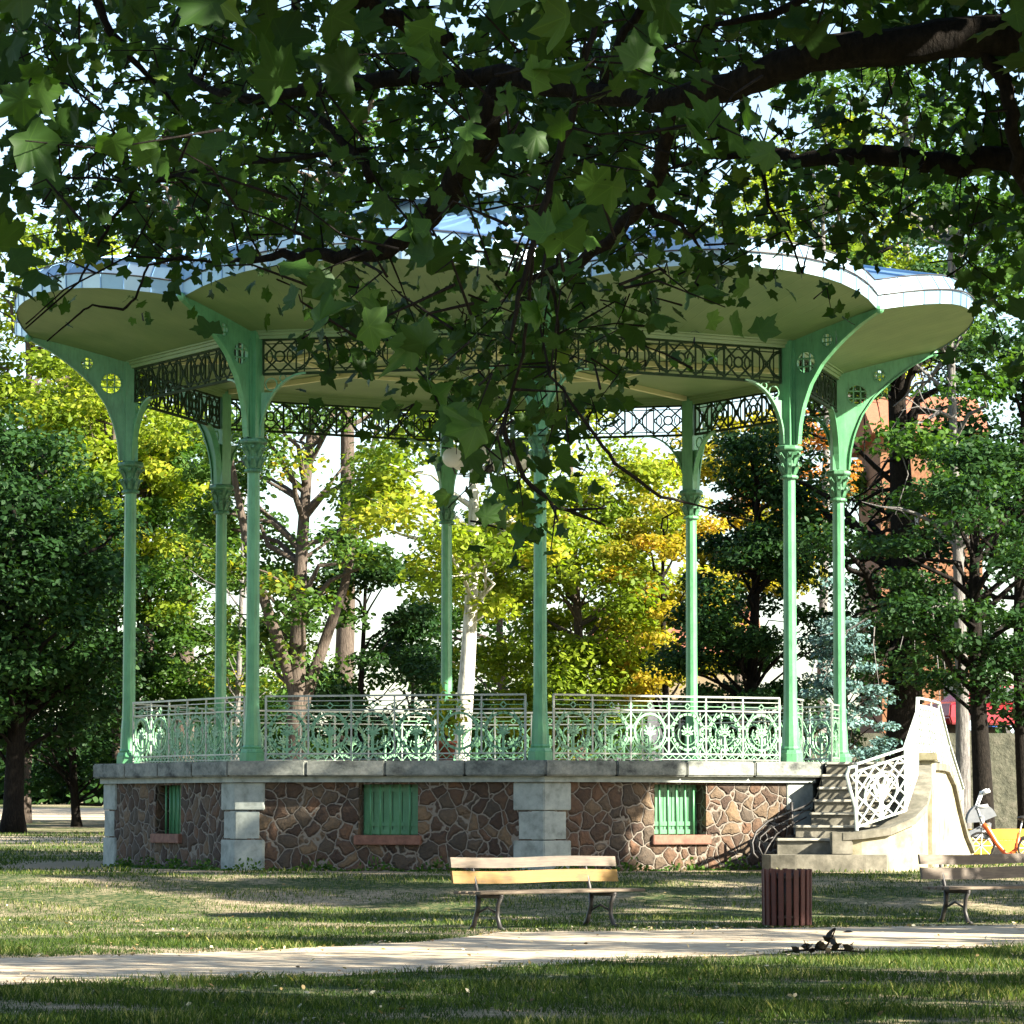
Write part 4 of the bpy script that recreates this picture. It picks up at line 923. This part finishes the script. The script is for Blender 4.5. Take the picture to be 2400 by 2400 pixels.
# ------------------------------------------------------------------ TREES BEHIND
def TX(px, d): return PX(px, d)
TREES = [
 ('chestnut_tree','dense tree with shade-darkened green leaves and a dark trunk at the far left',45,100,11.3,3.1,1.9,34000,'l_dark','bark_dark',.30,.22,dict(seed=11,ncl=130,flat=.7)),  # shade on this tree is put into the dark leaf colour
 ('lime_tree','tall sunlit yellow green tree rising at the left edge behind the dark one',60,118,19.5,4.6,5,40000,'l_lime','bark',.28,.24,dict(seed=12,ncl=90)),
 ('maple_tree','leafy mid green tree seen between the two leftmost columns',345,113,13,3.2,2.0,30000,'l_mid','bark',.2,.2,dict(seed=13,ncl=60)),
 ('field_maple_tree','yellow green tree top showing under the left roof bracket',270,112,14.5,3.6,5.0,24000,'l_lime','bark',.2,.22,dict(seed=14,ncl=60)),
 ('forked_tree','brown forked tree with a thin green and gold crown left of centre',690,95,13.5,3.0,4.0,13000,'l_mix','bark',.30,.19,dict(seed=15,ncl=55,forks=2,lean=(.5,0))),
 ('holly_tree','low dark green bushy tree right of the forked trunk',850,97,8.5,2.1,1.0,15000,'l_dark','bark_dark',.12,.16,dict(seed=16,ncl=40)),
 ('birch_tree','slender autumn tree with yellow sprays between the left columns',560,108,12.5,2.4,2.4,9000,'l_mix','bark_grey',.12,.17,dict(seed=17,ncl=30)),
 ('plane_tree','pale trunked tree leaning right with yellow sprays near the centre',1072,84,12.5,2.9,5.0,13000,'l_lime','bark_pale',.24,.19,dict(seed=18,ncl=44,lean=(.45,0))),
 ('sycamore_tree','broad brilliant yellow green tree right of the centre column',1350,108,12.0,3.5,2.0,36000,'l_lime','bark',.22,.2,dict(seed=19,ncl=75)),
 ('whitebeam_tree','small golden and green tree in front of the beige house',1560,106,9.8,2.0,3.3,13000,'l_gold','bark_dark',.14,.16,dict(seed=20,ncl=40,forks=2)),
 ('cherry_tree','rusty gold tree top beside the second column from the right',1735,112,12.8,2.5,5.8,12000,'l_gold','bark',.18,.2,dict(seed=21,ncl=40)),
 ('copper_tree','rust coloured tree top glimpsed under the right roof bracket',1850,118,13.5,2.2,9.0,4500,'l_orange','bark',.18,.2,dict(seed=22,ncl=28)),
 ('yew_tree','dark green conical yew between the two right columns',1765,92,11,2.9,.5,34000,'l_dark','bark_dark',.2,.15,dict(seed=23,ncl=80,shape='cone')),
 ('blue_spruce','blue grey spruce beside the top of the stairs',1975,86,6.3,1.5,.3,9000,'l_blue','bark_dark',.1,.12,dict(seed=24,ncl=60,shape='cone',flat=.3)),
 ('cedar_tree','massive dark trunk with bare hanging branches right of the roof',2110,90,15.5,3.6,3.6,19000,'l_dark','bark_dark',.52,.16,dict(seed=25,ncl=45,dead=34)),
 ('ash_tree','slim grey trunk rising past the right end of the roof',2245,82,16,2.6,6.0,11000,'l_mid','bark_grey',.18,.18,dict(seed=26,ncl=40,dead=6)),
 ('thuja_tree','dark tree with drooping sprays over the retaining wall',2295,78,9.5,2.3,3.0,14000,'l_dark','bark_dark',.24,.15,dict(seed=27,ncl=50,flat=.35)),
 ('elm_tree','dark green bushy tree at the right edge of the view',2400,88,12.8,2.8,2.6,22000,'l_dark','bark_dark',.2,.18,dict(seed=28,ncl=60)),
 ('poplar_tree','tall pale green tree above the right roof lobe',2120,132,29,5.4,10,26000,'l_mid','bark_grey',.35,.26,dict(seed=29,ncl=70)),
 ('acacia_tree','tall thin tree with pale stems at the upper right',1930,124,25,3.8,13,14000,'l_lime','bark_grey',.2,.22,dict(seed=30,ncl=45)),
 ('beech_tree','tall sunlit tree behind the left half of the roof',800,128,27,5.2,14,11000,'l_mid','bark',.4,.26,dict(seed=31,ncl=70)),
 ('oak_tree','tall green tree behind the upper left branches',420,126,24,4.6,11,12000,'l_mid','bark',.4,.26,dict(seed=32,ncl=60)),
 ('alder_tree','mid green tree in the distance between the centre columns',1180,140,12,4,1.5,12000,'l_mid','bark',.25,.24,dict(seed=33,ncl=60)),
 ('laurel_tree','low dark bushy tree beyond the lawn beside the far left trunk',180,112,6.5,3.0,.4,12000,'l_dark','bark_dark',.15,.2,dict(seed=34,ncl=50)),
 ('hornbeam_tree','low green tree behind the railing left of the forked trunk',560,118,6.0,3.2,.4,9000,'l_mid','bark',.15,.2,dict(seed=35,ncl=40)),
 ('privet_tree','small bushy tree behind the railing near the centre',960,112,6.2,2.6,.4,8000,'l_mid','bark',.12,.2,dict(seed=36,ncl=40)),
 ('hazel_tree','small sunlit tree behind the railing under the golden crown',1330,112,5.5,2.3,.4,8000,'l_mid','bark',.12,.2,dict(seed=37,ncl=40)),
]
for (nm, lab, px, d, H, cr, cb, nl, ml, mb_, tr_, lf, kw) in TREES:
    tree(nm, lab, TX(px,d), d, H, cr, cb, nl, M[ml], M[mb_], tr_, lf, **kw)
# unseen trees added right of the view to cast shade on lawn and bandstand
SH = [(11.2,53.4,19,2.2,3.6,24000),(14.5,50.0,19,2.8,3.0,22000),(15.0,44.9,15,2.2,3.2,15000),(15.0,40.4,13,1.6,3.0,11000),(12.0,26.8,13,3.3,3.2,9000),(10.5,21.5,12,3.4,3.5,9000),(14.0,32.6,12,1.9,4.5,4500),(15.6,36.0,12.5,1.6,5,1200)]
for i, (x, y, H, cr, cb, nl) in enumerate(SH):
    tree('added_shade_tree', 'unseen leafy tree added right of the bandstand to cast shade', x, y, H, cr, cb, nl, M['l_mid'], M['bark'], .24, .26, seed=50+i, ncl=60, group='unseen trees added for shade', flat=.7)

n_ = 60000; x = rng.uniform(-45,45,n_); y = rng.uniform(172,184,n_); top = 4.2+1.3*np.sin(x*.35)+.9*np.sin(x*.9+1)+.5*np.sin(x*2.3); zz = rng.random(n_)**.8*top
pos = np.stack([x,y,np.array([gz(0,b) for b in y])+zz],1)
o = leaf_mesh('distant_wood', pos, rng.uniform(.3,.6,n_), rng.normal(size=(n_,3))+np.array([0,-.3,.6]), M['l_dark'], rng.random(n_)); tag(o, 'far dark belt of shrubs and trees closing the park', 'woodland', kind='stuff')

# ------------------------------------------------------------------ FOREGROUND TREE
FT = Vector((5.4, 18.0, 0))
ft = empty('overhanging_plane_tree', FT, 'near plane tree whose dark leafy boughs hang across the top of the view', 'tree')
def fbuild(mb, name, m, smooth=True):
    mb.v = [tuple(Vector(v)-FT) for v in mb.v]; return mb.build(name, m, ft, smooth)
mb = MB(); mb.tube([FT+Vector((0,0,-.1)),FT+Vector((0,0,.4)),FT+Vector((-.05,.05,2.5)),FT+Vector((-.15,0,5)),FT+Vector((-.2,.1,8.5)),FT+Vector((0,0,12))], [.55,.42,.36,.32,.22,.08], 16); fbuild(mb, 'trunk', M['bark'])
BR = [   # polylines in photo pixels: x, y, distance, thickness in px
 [(2700,60,16,120),(2400,85,16,105),(2150,95,16,95),(1900,130,16,85),(1750,190,16.2,75),(1580,235,16.5,60),(1400,215,17,50),(1180,180,17.5,46),(950,180,18,42),(760,205,18.3,36),(600,235,18.6,28),(520,215,19,20),(420,170,19.5,12)],
 [(1180,180,17.5,50),(1130,320,17.6,70),(1050,450,17.8,66),(960,560,18,50),(880,600,18,38),(760,600,18.2,30),(640,605,18.4,20),(540,615,18.6,10)],
 [(1060,100,17.3,30),(960,60,17.2,40),(840,0,17,50),(760,-60,17,60)],
 [(870,430,18,24),(830,350,18.1,20),(720,250,18.3,16)],
 [(860,350,18.1,14),(620,375,18.5,14),(480,395,19,12),(330,430,19.5,9),(200,415,20,6),(90,420,20,4)],
 [(330,430,19.5,10),(260,520,19.5,9),(215,600,19.6,7),(185,660,19.7,5),(60,770,20,4)],
 [(1580,235,16.5,36),(1560,330,16.6,36),(1540,430,16.8,34),(1470,530,17,34),(1380,600,17.2,28),(1290,640,17.4,18),(1210,660,17.5,10)],
 [(1520,490,17,20),(1600,530,17,12),(1640,580,17,7)],
 [(2700,330,19,70),(2400,375,19,62),(2200,385,19,52),(2050,360,19,50),(1900,375,19.2,38),(1780,350,19.5,26),(1640,370,19.7,14),(1560,400,20,7)],
 [(2280,90,16,40),(2350,180,16,36),(2375,300,16,34),(2390,420,16.2,26),(2440,520,16.4,18)],
 [(1395,60,13,14),(1360,170,13,17),(1335,300,13,19),(1290,420,13,18),(1255,560,13,17),(1215,700,13,12),(1195,800,13,7)],
 [(1250,560,13,10),(1240,700,13.3,9),(1225,830,13.5,8),(1180,990,13.8,8),(1225,1120,14,12),(1300,1185,14,11),(1420,1232,14,5)],
 [(1290,880,14,6),(1390,1015,14,8),(1440,1085,14,9),(1550,1165,14.2,8),(1640,1185,14.3,5),(1765,1222,14.5,3)],
 [(1100,1220,14,4),(1180,1240,14,3)],
 [(440,600,18.5,8),(350,620,18.5,6),(315,700,18.5,6),(290,725,18.5,7),(215,715,18.5,5),(180,740,18.5,5),(110,800,18.5,3)],
 [(520,615,18.6,7),(300,600,18.6,5),(150,680,18.6,4),(60,760,18.6,3)],
 [(1400,215,17,26),(1440,120,17,22),(1500,20,17,20),(1540,-80,17,16)],
 [(700,0,20,22),(660,130,20,18),(640,240,20,10)],
 [(200,-60,19,26),(260,80,19,20),(350,180,19,12),(420,260,19,6)],
 [(2000,-60,17,30),(1800,40,17,20),(1650,60,17.2,12)],
 [(1290,640,17.4,10),(1310,760,17.4,6),(1300,860,17.5,4)],
 [(1780,350,19.5,12),(1800,480,19.5,9),(1850,560,19.5,6),(1880,640,19.5,4)],
]
BP = []
for pl in BR:
    mb = MB(); pts = []; rad = []
    for i in range(len(pl)-1):
        a, b = pl[i], pl[i+1]; K = 4
        for k in range(K):
            t = k/K; q = [a[j]+(b[j]-a[j])*t for j in range(4)]; pp = P(q[0]+rng.normal()*min(5,q[3]*.2), q[1]+rng.normal()*min(5,q[3]*.2), q[2]); pts.append(pp); rad.append(max(.004, q[3]/2/FPX*q[2]))
            BP.append(pp)
    q = pl[-1]; pts.append(P(*q[:3])); rad.append(.004); BP.append(pts[-1])
    fbuild_name = 'bough' if pl[0][3] > 25 else 'branch'
    mb.tube(pts, rad, 8); fbuild(mb, fbuild_name, M['bark_dark'])
BPn = np.array(BP)
DENS = """
86 74 88 88 76 58 62 70 74 86 84 86 80 80 90 80
80 54 76 88 80 78 88 88 93 93 84 62 38 42 48 66
88 66 68 83 80 80 84 93 93 93 88 66 56 56 66 78
40 72 84 84 86 84 36 10 84 86 70 60 62 70 62 72
10 22 22 14 26 66 22 48 80 56 52 44 22 08 06 42
00 02 00 00 05 66 60 84 80 52 12 00 00 00 00 06
00 00 00 00 00 02 28 80 55 22 00 00 00 00 00 00
00 00 00 00 00 00 05 45 28 06 00 00 00 00 00 00
00 00 00 00 00 00 00 00 22 00 00 00 00 00 00 00"""
DM = np.array([[int(v)/100 for v in ln.split()] for ln in DENS.strip().split('\n')])
tw = MB(); LP_ = []; LS_ = []; LN_ = []; LR_ = []
def bil(x, y):
    fx = min(15, max(0, x/150-.5)); fy = min(8, max(0, y/150-.5)); i0, j0 = int(fx), int(fy); i1, j1 = min(15,i0+1), min(8,j0+1); a, b = fx-i0, fy-j0
    return (DM[j0,i0]*(1-a)+DM[j0,i1]*a)*(1-b)+(DM[j1,i0]*(1-a)+DM[j1,i1]*a)*b
def spray(c, d, n, size, spread, twig=True, rlo=0, rhi=1):
    """a twig from the nearest branch carrying n leaves around c"""
    base = BPn[np.argmin(((BPn-np.array(c))**2).sum(1)+rng.random(len(BPn))*.02)]
    b = Vector(base); c = Vector(c); dirv = (c-b)
    if dirv.length > .55: b = c-(dirv.normalized()+Vector(rng.normal(size=3))*.3)*.3; 
    mid = b.lerp(c,.5)+Vector((rng.normal()*.06, rng.normal()*.1, .05+rng.normal()*.04))
    if twig: tw.tube([b, mid, c], [.006,.004,.002], 4, False)
    cv = rng.random()
    for i in range(n):
        off = rng.normal(size=3)*spread*np.array([1,1.6,.8]); LP_.append(np.array(c)+off); LS_.append(size*rng.uniform(.6,1.2)); LN_.append(rng.normal(size=3)*np.array([.8,.8,.6])+np.array([0,-.35,.45])); LR_.append(rlo+(rhi-rlo)*(.5*cv+.5*rng.random()))
for layer, (dlo, dhi, size, cov, nl) in enumerate(((20.5,27,.125,.74,7),(17.5,20.5,.12,.42,6),(12.2,15.5,.125,.16,4))):
    for j in range(9):
        for i in range(16):
            c = DM[j,i]*cov
            if layer == 2 and not (3 <= i <= 11 or (i < 3 and 2 <= j <= 3)): c *= .25
            dm = (dlo+dhi)/2; la = .33*(size*FPX/dm)**2
            N_ = -math.log(1-min(.962,DM[j,i]))*cov*150*150/la/nl*(1.0 if layer < 2 else .7)*(1 if not (layer == 2 and c < DM[j,i]*cov) else .3)
            N_ = int(N_*1.75+rng.random())
            for _ in range(N_):
                x, y = (i+rng.random())*150, (j+rng.random())*150
                if rng.random() > bil(x,y)/max(.05,DM[j,i])+.15: continue
                d = rng.uniform(dlo,dhi); spray(P(x,y,d), d, nl, size, .09+.03*(layer == 0))
# big leaves close to the lens side of the crown
for (x, y, s_, d) in [(50,225,.22,11),(60,330,.2,11),(330,320,.19,11.5),(400,340,.17,11.5),(240,350,.17,11),(1300,560,.21,11.5),(1350,510,.2,11.5),(1250,200,.19,11.5),(1480,130,.17,11.5),(1700,250,.21,11.5),(1660,300,.2,11.5),(1760,330,.19,11.5),(880,760,.2,12),(950,820,.2,12),(820,700,.19,12),(1010,880,.2,12),(1120,960,.22,12),(1060,1010,.21,12),(1290,1240,.13,13.5),(1270,1160,.12,13.5),(1330,1040,.14,13.5),(700,690,.17,12),(740,640,.17,12),(1100,330,.12,12),(1140,230,.12,12),(1420,420,.18,12),(1500,400,.17,12),(1230,690,.15,12),(1020,640,.2,12),(980,560,.17,12),(1700,720,.15,13),(1620,690,.15,13),(1190,340,.13,12),(1290,1300,.11,13.5),(1380,1180,.12,13.5),(1050,1190,.12,13.5),(1110,1130,.13,13.5),(1200,1090,.13,13.5)]:
    spray(P(x,y,d), d, 2, s_, .05, rlo=.3, rhi=.95)
# unseen crown above and beside the view, added to keep visible leaves dark
for _ in range(900):
    x, y, d = rng.uniform(-900,3300), rng.uniform(-1500,-60), rng.uniform(12,25)
    spray(P(x,y,d), d, 7, .26, .22, False)
for _ in range(260):
    x, y, d = rng.choice([rng.uniform(-1100,-60), rng.uniform(2460,3300)]), rng.uniform(-100,700), rng.uniform(13,24)
    spray(P(x,y,d), d, 7, .2, .2, False)
for _ in range(5000):
    x, y, z = rng.uniform(1.5,9), rng.uniform(8,25), rng.uniform(3.6,11)
    if x < .14*y+.45 and z < 1.5+.224*y+.5: continue
    if (x-5.4)**2/16+(y-17)**2/90+(z-7)**2/20 > 1: continue
    spray((x,y,z), y, 6, .27, .2, False)
fbuild(tw, 'twigs', M['bark_dark'])
A_ = np.array(LP_)-np.array(FT); print('near leaves', len(A_))
leaf_mesh('crown', A_, np.array(LS_), np.array(LN_), M['l_near'], np.array(LR_), ft, LOB, center=(0,-.0))

# ------------------------------------------------------------------ GRASS
def inpath(x, y):
    yt = np.interp(x, [p[0] for p in PT], [p[1] for p in PT]); yb = np.interp(x, [p[0] for p in PB], [p[1] for p in PB]); return (y < yt) & (y > yb)
def blades(name, n, y0, y1, hmin, hmax, wd, label, hw=.155, seed=3, keep=None):
    r = np.random.default_rng(seed); y = r.uniform(y0,y1,n); x = r.uniform(-1,1,n)*(hw*y+.3)
    ok = ~inpath(x, y+r.normal(size=n)*.18)
    cl = np.sin(x*1.7+np.sin(y*1.1)*2)+np.sin(y*2.3+x*.7)+np.sin(x*5.1+y*3.7)*.6
    dist = np.hypot(x-CX, y-CY)
    ok &= (dist > 7.6+.7*np.sin(x*2.1)+r.random(n)*1.2) & (r.random(n) < np.clip(.75+.25*cl,.12,1))
    if keep is not None: ok &= keep(x,y,r)
    x, y, cl = x[ok], y[ok], cl[ok]; n = len(x)
    z = np.array([gz(a,b) for a,b in zip(x,y)])
    a = r.uniform(0,2*math.pi,n); h = r.uniform(hmin,hmax,n)*np.clip(1+.3*cl,.5,1.6); wv = np.stack([np.cos(a),np.sin(a),np.zeros(n)],1)*wd*r.uniform(.6,1.3,n)[:,None]
    b = np.stack([x,y,z-.005],1); ln = r.normal(size=(n,3))*np.array([.4,.4,0]); m1 = b+np.stack([ln[:,0]*h*.4,ln[:,1]*h*.4,h*.6],1); tp = b+np.stack([ln[:,0]*h,ln[:,1]*h,h],1)
    V = np.stack([b-wv,b+wv,m1+wv*.7,tp,m1-wv*.7],1).reshape(-1,3); k = 5
    me = bpy.data.meshes.new(name); me.vertices.add(n*k); me.vertices.foreach_set('co', V.astype(np.float32).ravel()); me.loops.add(n*k); me.loops.foreach_set('vertex_index', np.arange(n*k,dtype=np.int32))
    me.polygons.add(n); me.polygons.foreach_set('loop_start', (np.arange(n)*k).astype(np.int32)); me.polygons.foreach_set('loop_total', np.full(n,k,dtype=np.int32))
    at = me.attributes.new('rnd','FLOAT','FACE'); at.data.foreach_set('value', np.clip(r.random(n)*.8+.12*cl+.05,0,1).astype(np.float32)); me.materials.append(M['grass']); me.update(calc_edges=True)
    o = link(bpy.data.objects.new(name, me)); tag(o, label, 'grass', kind='stuff')
blades('grass', 210000, 22, 42, .03, .075, .0035, 'thick dark lawn grass in front of the path')
blades('lawn_grass', 120000, 38, 59, .02, .055, .005, 'thin worn lawn grass between the path and the bandstand', seed=4)
blades('far_grass', 60000, 59, 100, .03, .07, .012, 'sparse grass beside and behind the bandstand', seed=5)
n_ = 700; y = rng.uniform(24,60,n_); x = rng.uniform(-1,1,n_)*.15*y; pos = np.stack([x,y,np.array([gz(a,b) for a,b in zip(x,y)])+.03],1)
ok = np.hypot(x-CX,y-CY) > 7.2; pos = pos[ok]; n_ = len(pos)
o = leaf_mesh('fallen_leaves', pos, rng.uniform(.025,.06,n_), rng.normal(size=(n_,3))*.35+np.array([0,-.2,1]), M['dry'], rng.random(n_)); tag(o, 'dry fallen leaves scattered over the lawn and path', 'leaves', kind='stuff')
n_ = 900; x = rng.uniform(-6,7,n_); e_ = rng.random(n_); yt = np.interp(x,[p[0] for p in PT],[p[1] for p in PT]); yb = np.interp(x,[p[0] for p in PB],[p[1] for p in PB])
y = np.where(e_ < .5, yt, yb)+rng.normal(size=n_)*.35; pos = np.stack([x,y,np.full(n_,.02)],1)
o = leaf_mesh('path_litter', pos, rng.uniform(.02,.06,n_), rng.normal(size=(n_,3))*.3+np.array([0,-.1,1]), M['dry'], rng.random(n_)); tag(o, 'small dry leaf litter along both edges of the sandy path', 'leaf litter', kind='stuff')
# weeds along the foot of the wall
n_ = 2600; t = rng.uniform(-165,-20,n_); rr = 6.95+np.abs(rng.normal(size=n_))*.15; k_ = np.cos(R_(22.5))/np.cos((np.radians(t-ANG[0])%(math.pi/4))-math.pi/8)
px_ = CX+rr*k_*np.cos(np.radians(t)); py_ = CY+rr*k_*np.sin(np.radians(t)); hh = np.abs(rng.normal(size=n_))*.05*(1+np.sin(t*.7))
pos = np.stack([px_,py_,np.array([gz(a,b) for a,b in zip(px_,py_)])+hh],1)
o = leaf_mesh('weeds', pos, rng.uniform(.04,.09,n_), rng.normal(size=(n_,3)), M['l_mid'], rng.random(n_)); tag(o, 'low weeds growing along the foot of the bandstand wall', 'weeds', kind='stuff')
# broken twig with withered leaves at the far edge of the near lawn
dt = 38.3; tq = empty('fallen_twig', (PX(1915,dt), dt-.6, 0), 'dark withered twig lying where the near lawn meets the path', 'twig')
mb = MB(); mb.tube([(-.42,0,.02),(-.1,.02,.05),(.2,0,.04),(.42,.03,.02)], [.012,.014,.01,.005], 6); mb.tube([(.0,0,.04),(.08,0,.16),(.12,0,.26)], [.012,.01,.005], 6); mb.tube([(-.15,0,.04),(-.2,0,.14)], [.01,.004], 6); mb.tube([(.2,0,.04),(.3,0,.12)], [.008,.004], 6)
mb.build('stem', M['bark_dark'], tq, True)
q = np.array([(-.2,0,.04),(-.22,0,.13),(-.1,0,.1),(.05,0,.12),(.1,0,.2),(.13,0,.27),(.2,0,.1),(.3,0,.1),(-.38,0,.05)]); q = np.vstack([q*.75+rng.normal(size=q.shape)*np.array([.07,.05,.015]) for _ in range(3)]); leaf_mesh('leaves', q, np.full(len(q),.11), rng.normal(size=(len(q),3))+np.array([0,-.6,.4]), M['withered'], rng.random(len(q)), tq)
